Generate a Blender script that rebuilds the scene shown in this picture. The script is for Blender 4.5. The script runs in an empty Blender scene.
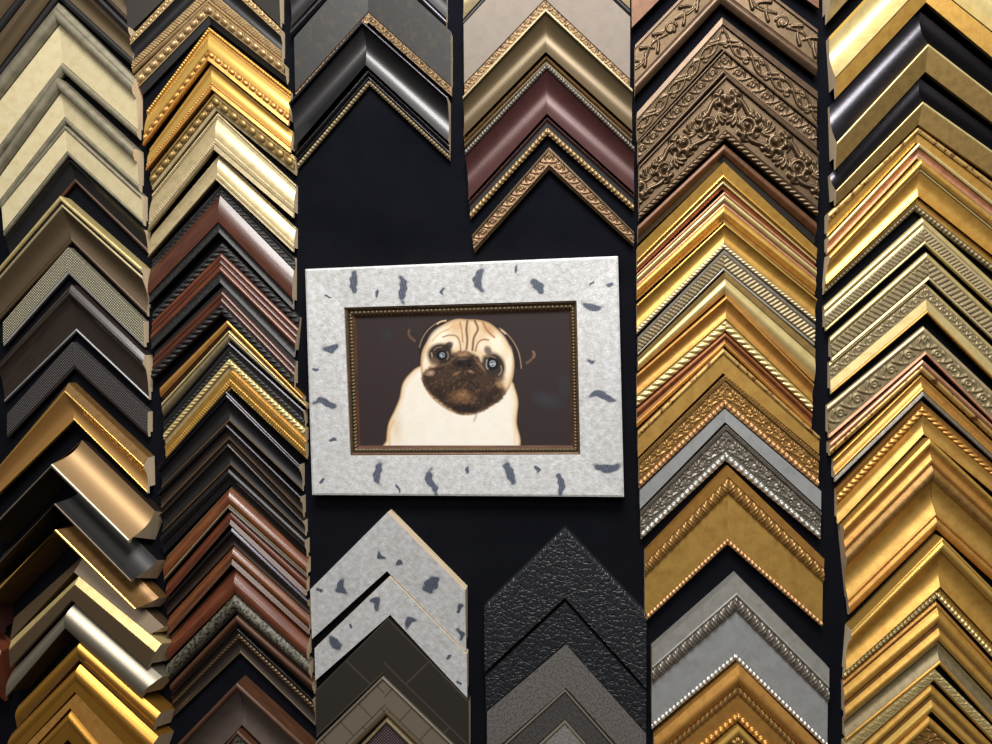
import bpy, math
import numpy as np
from mathutils import Matrix, Vector
C = bpy.context.scene.collection
scene = bpy.context.scene
# ---------------------------------------------------------------- camera
F_PX = 750.0
YAW, PITCH, ROLL = math.radians(6.5), math.radians(-0.7), math.radians(-1.4)
CAM = Vector((0.12, -1.13, 1.50))
cam_d = bpy.data.cameras.new('camera')
cam_d.sensor_width = 36.0
cam_d.lens = 36.0 * F_PX / 992.0
cam = bpy.data.objects.new('camera', cam_d)
C.objects.link(cam)
ROT = Matrix.Rotation(YAW, 3, 'Z') @ Matrix.Rotation(math.pi/2 + PITCH, 3, 'X') @ Matrix.Rotation(ROLL, 3, 'Z')
cam.matrix_world = Matrix.Translation(CAM) @ ROT.to_4x4()
scene.camera = cam
# ---------------------------------------------------------------- world and lamps
world = bpy.data.worlds.new('room_light'); scene.world = world
world.use_nodes = True
wn = world.node_tree.nodes; wl = world.node_tree.links
wn['Background'].inputs['Strength'].default_value = 0.5
tc = wn.new('ShaderNodeTexCoord'); sp = wn.new('ShaderNodeSeparateXYZ'); rp = wn.new('ShaderNodeValToRGB')
mr = wn.new('ShaderNodeMapRange'); mr.inputs[1].default_value = -1; mr.inputs[2].default_value = 1
wl.new(tc.outputs['Generated'], sp.inputs[0]); wl.new(sp.outputs['Z'], mr.inputs[0]); wl.new(mr.outputs[0], rp.inputs[0])
rp.color_ramp.elements[0].color = (0.05, 0.045, 0.04, 1); rp.color_ramp.elements[0].position = 0.25
rp.color_ramp.elements[1].color = (0.72, 0.72, 0.74, 1); rp.color_ramp.elements[1].position = 0.85
e = rp.color_ramp.elements.new(0.5); e.color = (0.28, 0.26, 0.25, 1)
wl.new(rp.outputs[0], wn['Background'].inputs[0])
def area(name, loc, target, sx, sy, watts, col):
    d = bpy.data.lights.new(name, 'AREA'); d.shape = 'RECTANGLE'; d.size = sx; d.size_y = sy
    d.energy = watts; d.color = col
    o = bpy.data.objects.new(name, d); C.objects.link(o)
    o.location = loc
    o.rotation_euler = (Vector(target) - Vector(loc)).to_track_quat('-Z', 'Y').to_euler()
    return o
area('ceiling_lamp', (0.16, -1.2, 2.9), (0.1, 0.0, 1.4), 0.85, 0.6, 50, (1.0, 0.98, 0.95))
area('ceiling_lamp', (0.1, -3.0, 2.8), (0.1, 0.0, 1.4), 1.2, 0.7, 34, (1.0, 0.96, 0.90))
scene.view_settings.view_transform = 'Standard'
scene.view_settings.look = 'None'
scene.view_settings.exposure = -0.08
scene.view_settings.gamma = 1.0
scene.view_settings.use_curve_mapping = False
# ---------------------------------------------------------------- helpers
def unproject(x, y, h):
    """photo pixel -> point at h metres in front of the wall (wall is y=0)"""
    d = ROT @ Vector(((x - 496.0) / F_PX, -(y - 372.0) / F_PX, -1.0))
    t = (-h - CAM.y) / d.y
    return np.array(CAM + d * t)
ROTN = np.array(ROT)
def project(P):
    q = (P - np.array(CAM)) @ ROTN
    return 496.0 + F_PX * q[..., 0] / -q[..., 2], 372.0 - F_PX * q[..., 1] / -q[..., 2]
def lin(c):
    return tuple((v/255.0/12.92) if v/255.0 <= 0.04045 else ((v/255.0+0.055)/1.055)**2.4 for v in c)
def tag(o, label=None, cat=None, group=None, kind=None):
    if label: o['label'] = label
    if cat: o['category'] = cat
    if group: o['group'] = group
    if kind: o['kind'] = kind
    return o
def empty(name, loc):
    o = bpy.data.objects.new(name, None); C.objects.link(o); o.location = loc
    o.empty_display_size = 0.02
    return o
class MB:
    """collects vertices and faces of ONE mesh object (world coordinates)"""
    def __init__(self):
        self.v = []; self.f = []; self.uv = []; self.col = []; self.n = 0; self.flat = []
    def grid(self, P, UV, col=None):
        a, b = P.shape[:2]
        base = self.n
        self.v.append(P.reshape(-1, 3)); self.uv.append(UV.reshape(-1, 2))
        self.col.append(col.reshape(-1, 3) if col is not None else np.ones((a*b, 3)))
        idx = np.arange(a*b).reshape(a, b) + base
        q = np.stack([idx[:-1, :-1], idx[1:, :-1], idx[1:, 1:], idx[:-1, 1:]], -1).reshape(-1, 4)
        n = np.cross(P[-1, 0] - P[0, 0], P[0, -1] - P[0, 0])
        if n[1] > 0: q = q[:, ::-1]
        self.f.extend(q.tolist()); self.n += a*b
    def poly(self, pts, uv=None):
        pts = np.array(pts); base = self.n
        self.v.append(pts); self.uv.append(np.array(uv) if uv is not None else np.zeros((len(pts), 2)))
        self.col.append(np.ones((len(pts), 3)))
        self.f.append(list(range(base, base + len(pts)))); self.n += len(pts)
    def build(self, name, mat, parent=None, smooth=True, paint=False):
        me = bpy.data.meshes.new(name)
        V = np.concatenate(self.v)
        origin = V.mean(0) if parent is None else np.array(parent.matrix_basis.translation if parent.parent is None else (parent.matrix_basis.translation + parent.parent.matrix_basis.translation))
        me.from_pydata((V - origin).tolist(), [], self.f)
        uvl = me.uv_layers.new(name='UVMap')
        UV = np.concatenate(self.uv)
        li = np.zeros(len(me.loops), dtype=np.int32); me.loops.foreach_get('vertex_index', li)
        uvl.data.foreach_set('uv', UV[li].astype(np.float32).ravel())
        if paint:
            ca = me.color_attributes.new('paint', 'FLOAT_COLOR', 'POINT')
            cc = np.ones((len(V), 4), np.float32); cc[:, :3] = np.concatenate(self.col)
            ca.data.foreach_set('color', cc.ravel())
        me.polygons.foreach_set('use_smooth', [smooth] * len(me.polygons))
        me.materials.append(mat); me.update()
        o = bpy.data.objects.new(name, me); C.objects.link(o)
        if parent is None: o.location = origin
        else: o.parent = parent
        return o
# ---------------------------------------------------------------- materials
MATS = {}; WORD = {}
def mat(key, word, c1, metal=0.0, rough=0.45, tex='plain', c2=None, scale=1.0, bump=0.3, coat=0.0):
    m = bpy.data.materials.new(word.replace(' ', '_')); m.use_nodes = True
    nt = m.node_tree; N = nt.nodes; L = nt.links
    b = N['Principled BSDF']
    b.inputs['Metallic'].default_value = metal*0.8; b.inputs['Roughness'].default_value = rough
    if tex == 'felt': b.inputs['Specular IOR Level'].default_value = 0.0
    if tex == 'print': b.inputs['Specular IOR Level'].default_value = 0.2
    if coat: b.inputs['Coat Weight'].default_value = coat; b.inputs['Coat Roughness'].default_value = 0.12
    if c2 is None: c2 = tuple(v*0.72 for v in c1)
    if tex == 'leaf': c2 = tuple(0.45*a+0.55*b for a, b in zip(c1, c2))
    k1 = lin(c1); k2 = lin(c2)
    if metal > 0.35:
        k1, k2 = [tuple(v*0.95+0.05*(0.3*k[0]+0.6*k[1]+0.1*k[2]) for v in k) for k in (k1, k2)]
    k1 = k1+(1,); k2 = k2+(1,)
    b.inputs['Base Color'].default_value = k1
    tcn = N.new('ShaderNodeTexCoord'); mp = N.new('ShaderNodeMapping'); L.new(tcn.outputs['UV'], mp.inputs[0])
    def noise(sc, det=4, rgh=0.6, vec=None):
        n = N.new('ShaderNodeTexNoise'); n.inputs['Scale'].default_value = sc
        n.inputs['Detail'].default_value = det; n.inputs['Roughness'].default_value = rgh
        L.new(vec if vec else mp.outputs[0], n.inputs['Vector']); return n.outputs[0]
    def ramp(src, p0, p1, a=k1, c=k2):
        r = N.new('ShaderNodeValToRGB'); r.color_ramp.elements[0].position = p0; r.color_ramp.elements[1].position = p1
        r.color_ramp.elements[0].color = a; r.color_ramp.elements[1].color = c
        L.new(src, r.inputs[0]); return r.outputs[0]
    def bumpn(src, st, dist):
        bn = N.new('ShaderNodeBump'); bn.inputs['Strength'].default_value = st; bn.inputs['Distance'].default_value = dist
        L.new(src, bn.inputs['Height']); L.new(bn.outputs[0], b.inputs['Normal'])
    W = (1, 1, 1, 1); K = (0, 0, 0, 1)
    if tex == 'plain':
        L.new(ramp(noise(60), 0.35, 0.8), b.inputs['Base Color'])
        bumpn(noise(500), bump*0.4, 0.0003)
    elif tex == 'leaf':            # gilding: mottled, slightly rubbed
        L.new(ramp(noise(75*scale, 6, 0.7), 0.42, 0.68), b.inputs['Base Color'])
        bumpn(noise(260*scale, 5), bump*0.5, 0.0005)
    elif tex == 'wood':
        mp.inputs['Scale'].default_value = (6, 90, 1)
        L.new(ramp(noise(4*scale, 6, 0.6), 0.35, 0.68), b.inputs['Base Color'])
        bumpn(noise(9*scale), bump, 0.0004)
    elif tex == 'worn':            # rubbed patches with sharp edges
        L.new(ramp(noise(95*scale, 7, 0.75), 0.53, 0.58), b.inputs['Base Color'])
        bumpn(noise(120*scale, 7, 0.7), bump, 0.0008)
    elif tex == 'speckle':
        L.new(ramp(noise(420*scale, 3, 0.8), 0.47, 0.56), b.inputs['Base Color'])
        bumpn(noise(420*scale, 3, 0.8), bump, 0.001)
    elif tex == 'weave':
        w1 = N.new('ShaderNodeTexWave'); w1.inputs['Scale'].default_value = 110*scale; w1.bands_direction = 'X'
        w2 = N.new('ShaderNodeTexWave'); w2.inputs['Scale'].default_value = 110*scale; w2.bands_direction = 'Y'
        L.new(mp.outputs[0], w1.inputs[0]); L.new(mp.outputs[0], w2.inputs[0])
        mx = N.new('ShaderNodeMath'); mx.operation = 'MULTIPLY'; L.new(w1.outputs['Fac'], mx.inputs[0]); L.new(w2.outputs['Fac'], mx.inputs[1])
        L.new(ramp(mx.outputs[0], 0.1, 0.6, k2, k1), b.inputs['Base Color'])
        bumpn(mx.outputs[0], bump*1.5, 0.0012)
    elif tex == 'crackle':
        v = N.new('ShaderNodeTexVoronoi'); v.feature = 'DISTANCE_TO_EDGE'; v.inputs['Scale'].default_value = 150*scale
        ad = N.new('ShaderNodeVectorMath'); ad.operation = 'ADD'
        nn = N.new('ShaderNodeTexNoise'); nn.inputs['Scale'].default_value = 90; L.new(mp.outputs[0], nn.inputs['Vector'])
        sc_ = N.new('ShaderNodeVectorMath'); sc_.operation = 'SCALE'; sc_.inputs['Scale'].default_value = 0.012
        L.new(nn.outputs['Color'], sc_.inputs[0]); L.new(mp.outputs[0], ad.inputs[0]); L.new(sc_.outputs[0], ad.inputs[1])
        L.new(ad.outputs[0], v.inputs['Vector'])
        r = ramp(v.outputs['Distance'], 0.0, 0.16, K, W)
        bumpn(r, bump, 0.0018)
    elif tex == 'brick':           # thin engraved seams of a rail set with blocks
        br = N.new('ShaderNodeTexBrick'); br.inputs['Scale'].default_value = 22*scale
        br.inputs['Mortar Size'].default_value = 0.012; br.inputs['Brick Width'].default_value = bump; br.inputs['Row Height'].default_value = 0.5
        br.inputs['Color1'].default_value = k1; br.inputs['Color2'].default_value = k1; br.inputs['Mortar'].default_value = k2
        L.new(mp.outputs[0], br.inputs[0]); L.new(br.outputs['Color'], b.inputs['Base Color'])
    elif tex == 'brushed':
        mp.inputs['Scale'].default_value = (1, 12, 1)
        L.new(ramp(noise(160), 0.3, 0.75), b.inputs['Base Color']); bumpn(noise(200), bump, 0.0003)
    elif tex == 'paint':
        at = N.new('ShaderNodeAttribute'); at.attribute_name = 'paint'
        mxn = N.new('ShaderNodeMix'); mxn.data_type = 'RGBA'; mxn.blend_type = 'MULTIPLY'; mxn.inputs[0].default_value = 1.0
        L.new(at.outputs['Color'], mxn.inputs[6])
        L.new(ramp(noise(130*scale, 7, 0.75), 0.35, 0.72, (1, 1, 1, 1), k2), mxn.inputs[7])
        L.new(mxn.outputs[2], b.inputs['Base Color'])
        bumpn(noise(240, 6, 0.7), bump, 0.0008)
    elif tex == 'felt':
        L.new(ramp(noise(9, 3), 0.3, 0.75), b.inputs['Base Color'])
        bumpn(noise(900, 3), bump, 0.0006)
    elif tex == 'print':
        at = N.new('ShaderNodeAttribute'); at.attribute_name = 'paint'; L.new(at.outputs['Color'], b.inputs['Base Color'])
    MATS[key] = m; WORD[key] = word
    return m
mat('felt', 'black felt', (21, 22, 27), 0, 1.0, 'felt', (15, 16, 21), bump=0.4)
mat('raw', 'bare wood', (232, 212, 180), 0, 0.8, 'wood', (205, 182, 148))
mat('rawd', 'stained wood', (120, 92, 62), 0, 0.7, 'wood', (84, 62, 40))
mat('print', 'printed paper', (200, 200, 200), 0, 0.55, 'print')
mat('birch', 'silvery birch bark', (236, 235, 232), 0.25, 0.5, 'paint', (200, 198, 193), bump=0.8)
# golds
mat('gold', 'gilt', (218, 170, 76), 0.75, 0.36, 'leaf', (176, 120, 44), 1.0, 0.25)
mat('goldb', 'bright gilt', (240, 196, 96), 0.85, 0.27, 'brushed', (220, 170, 74), 1.0, 0.12)
mat('goldo', 'orange gilt', (206, 150, 68), 0.7, 0.38, 'leaf', (164, 108, 42), 1.0, 0.25)
mat('golda', 'antique gilt', (166, 124, 62), 0.65, 0.4, 'leaf', (108, 74, 34), 1.3, 0.4)
mat('goldp', 'pale gilt', (226, 204, 138), 0.65, 0.36, 'leaf', (190, 164, 100), 0.8, 0.2)
mat('champ', 'champagne', (206, 186, 140), 0.6, 0.38, 'leaf', (160, 138, 96), 1.0, 0.25)
mat('champd', 'dull champagne', (150, 134, 98), 0.55, 0.45, 'leaf', (104, 90, 62), 1.4, 0.4)
mat('goldg', 'olive gilt', (158, 128, 70), 0.6, 0.42, 'leaf', (112, 88, 46), 1.2, 0.3)
mat('goldw', 'worn gilt', (206, 166, 92), 0.6, 0.42, 'worn', (110, 66, 40), 0.7, 0.5)
mat('pinkg', 'rose gilt', (202, 146, 110), 0.6, 0.38, 'leaf', (150, 96, 70), 1.0, 0.2)
mat('copper', 'copper brown', (158, 96, 50), 0.55, 0.4, 'leaf', (104, 58, 30), 1.2, 0.3)
mat('beadg', 'rosy gilt', (206, 156, 100), 0.6, 0.35, 'leaf', (160, 110, 64), 1.0, 0.2)
mat('copperd', 'dark copper', (104, 66, 38), 0.5, 0.42, 'leaf', (62, 40, 26), 1.2, 0.3)
mat('champt', 'tan gilt', (180, 150, 102), 0.6, 0.4, 'leaf', (120, 92, 58), 1.2, 0.3)
mat('goldbr', 'brown gilt', (138, 102, 54), 0.6, 0.42, 'leaf', (96, 66, 34), 1.2, 0.3)
mat('goldl', 'leafed gilt', (206, 162, 76), 0.7, 0.4, 'leaf', (160, 112, 46), 0.6, 0.35)
# bronzes
mat('bronze', 'carved bronze', (104, 84, 60), 0.8, 0.36, 'leaf', (74, 57, 40), 1.3, 0.35)
mat('bronzel', 'coppery bronze', (128, 98, 66), 0.6, 0.38, 'leaf', (88, 64, 42), 1.3, 0.3)
mat('bronzed', 'smooth bronze', (100, 77, 55), 0.6, 0.38, 'plain')
mat('obrz', 'olive bronze', (96, 81, 56), 0.55, 0.38, 'leaf', (96, 78, 50), 0.8, 0.3)
mat('brz', 'brown bronze', (104, 86, 62), 0.5, 0.42, 'brushed', (80, 64, 46), 1, 0.2)
mat('taup', 'taupe plaster', (118, 107, 96), 0.25, 0.55, 'leaf', (104, 93, 81), 0.7, 0.5)
# silvers
mat('silver', 'silver', (196, 194, 186), 0.7, 0.36, 'leaf', (156, 152, 142), 1.0, 0.25)
mat('pewter', 'pewter', (130, 122, 110), 0.6, 0.38, 'leaf', (80, 72, 64), 1.3, 0.35)
mat('greysl', 'grey silver', (172, 174, 174), 0.5, 0.42, 'leaf', (140, 140, 138), 0.5, 0.2)
mat('satin', 'satin silver', (140, 133, 116), 0.85, 0.4, 'brushed', (168, 158, 138), 1, 0.1)
mat('golds', 'smooth deep gilt', (196, 142, 48), 0.85, 0.36, 'brushed', (176, 124, 38), 1, 0.08)
mat('goldt', 'soft tan gilt', (198, 150, 84), 0.8, 0.42, 'brushed', (178, 130, 68), 1, 0.08)
mat('slgold', 'silver over gold', (158, 130, 92), 0.8, 0.5, 'brushed', (160, 124, 76), 1, 0.1)
mat('cream', 'cream crackled paint', (214, 200, 160), 0.1, 0.5, 'leaf', (190, 172, 126), 0.9, 0.3)
mat('greyg', 'grey green edge', (150, 142, 118), 0.4, 0.36, 'plain')
mat('weaves', 'woven silver', (196, 188, 160), 0.4, 0.45, 'weave', (96, 90, 70), 0.9, 0.5)
mat('weavec', 'woven charcoal', (92, 86, 84), 0.2, 0.5, 'weave', (40, 36, 36), 0.9, 0.5)
mat('grey', 'grey textured', (116, 112, 108), 0.3, 0.5, 'speckle', (88, 84, 82), 0.7, 0.4)
mat('greyd', 'dark grey textured', (84, 80, 78), 0.3, 0.5, 'speckle', (62, 60, 58), 0.7, 0.4)
mat('greyl', 'light grey metallic', (168, 164, 160), 0.5, 0.4, 'speckle', (130, 126, 122), 0.7, 0.3)
# darks
mat('black', 'black lacquer', (24, 23, 24), 0.0, 0.38, 'plain', coat=0.25)
mat('blackm', 'matt black', (26, 25, 25), 0.0, 0.5, 'plain')
mat('blackr', 'rough black', (46, 44, 42), 0.1, 0.5, 'speckle', (26, 25, 25), 0.5, 0.5)
mat('blackd', 'distressed black', (34, 33, 31), 0.1, 0.5, 'worn', (50, 42, 31), 0.6, 0.3)
mat('blackc', 'crackled black', (36, 38, 42), 0.1, 0.42, 'crackle', None, 0.8, 0.6)
mat('blackg', 'gunmetal lacquer', (84, 82, 88), 1.2, 0.3, 'brushed', (40, 38, 40), 1, 0.1)
mat('blackl', 'seamed dark brown', (48, 44, 39), 0.1, 0.45, 'brick', (72, 66, 58), 0.42, 1.7)
mat('brickt', 'blocked taupe', (120, 111, 95), 0.3, 0.45, 'brick', (72, 64, 53), 0.68, 0.62)
mat('weavep', 'woven mauve', (112, 92, 92), 0.2, 0.5, 'weave', (50, 38, 42), 0.9, 0.5)
mat('espr', 'espresso', (54, 44, 38), 0.05, 0.36, 'wood', (40, 32, 28), 1, 0.2, coat=0.2)
mat('maho', 'mahogany', (86, 48, 32), 0.0, 0.34, 'wood', (62, 30, 19), 1, 0.1, coat=0.2)
mat('mahor', 'red mahogany', (114, 62, 40), 0.0, 0.32, 'wood', (80, 40, 26), 1, 0.15, coat=0.2)
mat('waln', 'walnut', (128, 76, 44), 0.0, 0.34, 'wood', (84, 46, 27), 1, 0.2, coat=0.3)
mat('walnd', 'dark walnut', (96, 62, 42), 0.0, 0.38, 'wood', (62, 40, 28), 1, 0.2, coat=0.2)
mat('burg', 'burgundy', (74, 43, 41), 0.3, 0.36, 'leaf', (60, 33, 31), 0.7, 0.2)
mat('speck', 'granite speckled', (110, 106, 90), 0.2, 0.5, 'speckle', (30, 29, 25), 0.5, 0.7)
mat('gilded', 'rubbed gold on black', (134, 106, 70), 0.5, 0.45, 'worn', (44, 32, 22), 1.6, 0.5)
mat('taupd', 'dark taupe', (96, 84, 76), 0.35, 0.38, 'leaf', (78, 66, 60), 0.8, 0.3)
# ---------------------------------------------------------------- carved relief (mm)
def stroke(pts, r0, r1, n=26):
    """smooth tapering stroke through control points -> dense (x, y, r)"""
    P = [np.array(p, float) for p in pts]
    P = [2*P[0]-P[1]] + P + [2*P[-1]-P[-2]]
    out = []
    for i in range(1, len(P)-2):
        for t in np.linspace(0, 1, n, endpoint=False):
            a, b, c, d = P[i-1], P[i], P[i+1], P[i+2]
            out.append(0.5*((2*b)+(-a+c)*t+(2*a-5*b+4*c-d)*t*t+(-a+3*b-3*c+d)*t**3))
    out = np.array(out); r = np.linspace(r0, r1, len(out))
    return np.column_stack([out, r])
def spiral(cx, cy, R, a0, turns, dirn, r0, r1, n=44):
    t = np.linspace(0, 1, n); rr = R*(1-0.85*t); a = a0 + dirn*turns*2*math.pi*t
    return np.column_stack([cx+rr*np.cos(a), cy+rr*np.sin(a), r0+(r1-r0)*t])
def sweep_height(S, V, pts, P):
    """height of spheres swept along strokes, repeating every P"""
    s = np.mod(S, P); H = np.zeros_like(s)
    for off in (-P, 0, P):
        for (x, y, r) in pts:
            x = x + off
            if x < -r or x > P + r: continue
            q = r*r - (s-x)**2 - (V-y)**2
            np.maximum(H, np.sqrt(np.maximum(q, 0)), out=H)
    return H
def pat_acanthus(w):
    P = 1.75*w; L = []
    for k, (cx, cy, m) in enumerate(((0.25*P, 0.42*w, 1), (0.75*P, 0.58*w, -1))):
        L.append(spiral(cx, cy, 0.27*w, -m*math.pi/2, 1.45, m, 0.075*w, 0.05*w))
        L.append(np.array([[cx, cy, 0.1*w]]))
        L.append(stroke([(cx-0.5*P, w/2+m*0.22*w), (cx-0.3*P, w/2+m*0.3*w), (cx-0.1*P, cy+m*0.27*w), (cx, cy-m*0.27*w+m*.54*w)], 0.05*w, 0.085*w))
        for j in range(5):
            a = -m*math.pi/2 + m*(0.5+j*0.75)
            x0, y0 = cx+0.27*w*math.cos(a), cy+0.27*w*math.sin(a)
            a2 = a + m*0.9
            L.append(stroke([(x0, y0), (x0+0.12*w*math.cos(a), y0+0.12*w*math.sin(a)), (x0+0.2*w*math.cos(a2), y0+0.2*w*math.sin(a2))], 0.085*w, 0.03*w, 8))
        for j in range(4):
            x0 = cx+0.25*P; y0 = w/2 + m*0.02*w
            a = m*(0.3+0.5*j)
            L.append(stroke([(x0, y0), (x0+0.2*w*math.cos(a), y0+0.2*w*math.sin(a)), (x0+0.34*w*math.cos(a+.3*m), y0+0.34*w*math.sin(a+.3*m))], 0.03*w, 0.055*w, 10))
    return np.concatenate(L), P
def pat_vine(w):
    P = 3.0*w; L = []
    xs = np.linspace(0, P, 90)
    L.append(np.column_stack([xs, w/2+0.3*w*np.sin(2*math.pi*xs/P), np.full(90, 0.075*w)]))
    L.append(np.column_stack([xs, w/2-0.3*w*np.sin(2*math.pi*xs/P+0.5), np.full(90, 0.06*w)]))
    for k in range(4):
        cx = (k+0.5)*P/4; m = 1 if k % 2 else -1
        L.append(spiral(cx, w/2+m*0.2*w, 0.16*w, 0, 1.1, m, 0.07*w, 0.04*w, 24))
        L.append(stroke([(cx, w/2), (cx+0.25*w, w/2-m*0.15*w), (cx+0.5*w, w/2-m*0.34*w)], 0.09*w, 0.03*w, 12))
    return np.concatenate(L), P
def pat_rose(w):
    P = 3.6*w; L = []
    for cx, cy in ((0.5*w, 0.55*w),):
        for R in (0.32, 0.2, 0.09):
            L.append(spiral(cx, cy, R*w, R*9, 0.95, 1, 0.07*w, 0.07*w, 26))
    for k in range(6):
        x = 1.0*w + k*0.45*w; m = 1 if k % 2 else -1
        L.append(stroke([(x-0.2*w, w/2-m*0.1*w), (x, w/2+m*0.15*w), (x+0.3*w, w/2+m*0.36*w)], 0.04*w, 0.085*w, 12))
    xs = np.linspace(0.8*w, P, 60)
    L.append(np.column_stack([xs, w/2+0.12*w*np.sin(xs/w*3), np.full(60, 0.05*w)]))
    L.append(np.column_stack([xs, w/2-0.1+0.2*w*np.sin(xs/w*2.2+2), np.full(60, 0.04*w)]))
    return np.concatenate(L), P
def pat_tongue(w):
    P = 0.95*w; L = []
    L.append(stroke([(0, 0.1*w), (0.28*P, 0.35*w), (0.38*P, 0.7*w), (0.5*P, 0.9*w)], 0.09*w, 0.05*w, 10))
    L.append(stroke([(P, 0.1*w), (0.72*P, 0.35*w), (0.62*P, 0.7*w), (0.5*P, 0.9*w)], 0.09*w, 0.05*w, 10))
    L.append(stroke([(0.5*P, 0.12*w), (0.5*P, 0.5*w)], 0.17*w, 0.08*w, 8))
    return np.concatenate(L), P
def pat_scroll(w):
    P = 1.5*w; L = []
    L.append(spiral(0.4*P, 0.5*w, 0.33*w, 2.4, 1.3, 1, 0.1*w, 0.07*w, 30))
    L.append(stroke([(0.55*P, 0.15*w), (0.78*P, 0.35*w), (0.85*P, 0.85*w)], 0.12*w, 0.06*w, 12))
    L.append(stroke([(0.68*P, 0.85*w), (0.9*P, 0.6*w), (1.1*P, 0.15*w)], 0.06*w, 0.12*w, 12))
    return np.concatenate(L), P
PATS = {'a': (pat_acanthus, 'carved_scrollwork'), 'n': (pat_vine, 'carved_vine'), 'o': (pat_rose, 'carved_roses'),
        't': (pat_tongue, 'carved_leaves'), 's': (pat_scroll, 'carved_scrolls')}
def relief(orn, S, V, w, sgn):
    """S: mm along rail, V: mm across (0..w)"""
    v = V/w
    if orn[0] == 'b':               # pearls
        p = w*0.98
        x = (np.mod(S, p)/p-0.5)*2; y = (v-0.5)*2
        return 0.5*w*np.sqrt(np.maximum(0, 1-x*x*1.05-y*y))
    if orn[0] == 'B':               # spaced drops, longer than wide
        p = w*1.7
        x = (np.mod(S, p)/p-0.5)*2.3; y = (v-0.5)*2
        return 0.42*w*np.sqrt(np.maximum(0, 1-x*x-y*y))
    if orn[0] == 'r':               # twisted rope
        ph = S/(w*0.95) + v*0.95
        return 0.42*w*(0.25+0.75*np.abs(np.sin(math.pi*ph))**0.7)*np.sqrt(np.maximum(0, np.sin(math.pi*v)))
    if orn[0] == 'g':               # plump slanted lobes
        return 0.4*w*np.sqrt(np.maximum(0, np.sin(math.pi*v)))*(0.4+0.6*np.abs(np.sin(math.pi*(S/(0.85*w)-v*0.6)))**0.6)*(1+0.12*np.sin(math.pi*S/(0.14*w)))
    if orn[0] == 'e':               # slanted ribs
        return 0.16*w*np.abs(np.sin(math.pi*(S/(w*0.42)+v*0.8)))**0.7*np.minimum(1, 5*np.sin(math.pi*v))
    if orn[0] == 'd':               # fine ribs
        p = w*0.55
        return 0.2*w*(np.abs(np.sin(math.pi*S/p))**0.6)*np.minimum(1, 6*np.sin(math.pi*v))
    f = PATS[orn[0]][0]
    pts, P = f(w)
    return sweep_height(S, V, pts, P)*(float(orn[1:]) if len(orn) > 1 else 1.0)
NAMES = {'b': 'bead_row', 'B': 'bead_row', 'r': 'rope_trim', 'd': 'ribbed_trim', 'e': 'slanted_ribs', 'g': 'lobed_ridge'}
def shape_h(sh, h0, h1, t, wmm):
    if sh == 'f': return h0+(h1-h0)*t
    if sh == 'c':
        k = t**0.45 if h0 > h1 else t**2.2
        return h0+(h1-h0)*k
    if sh == 'u': return h0+(h1-h0)*t+0.1*wmm*np.sin(math.pi*t)
    if sh == 'v': return h0+(h1-h0)*t+0.32*wmm*np.sin(math.pi*t)
    if sh == 'V': return h0+(h1-h0)*t+0.5*wmm*np.sqrt(np.maximum(0, 1-(2*t-1)**2))
    if sh == 'w': return h0+(h1-h0)*t-0.22*wmm*np.sin(math.pi*t)
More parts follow.
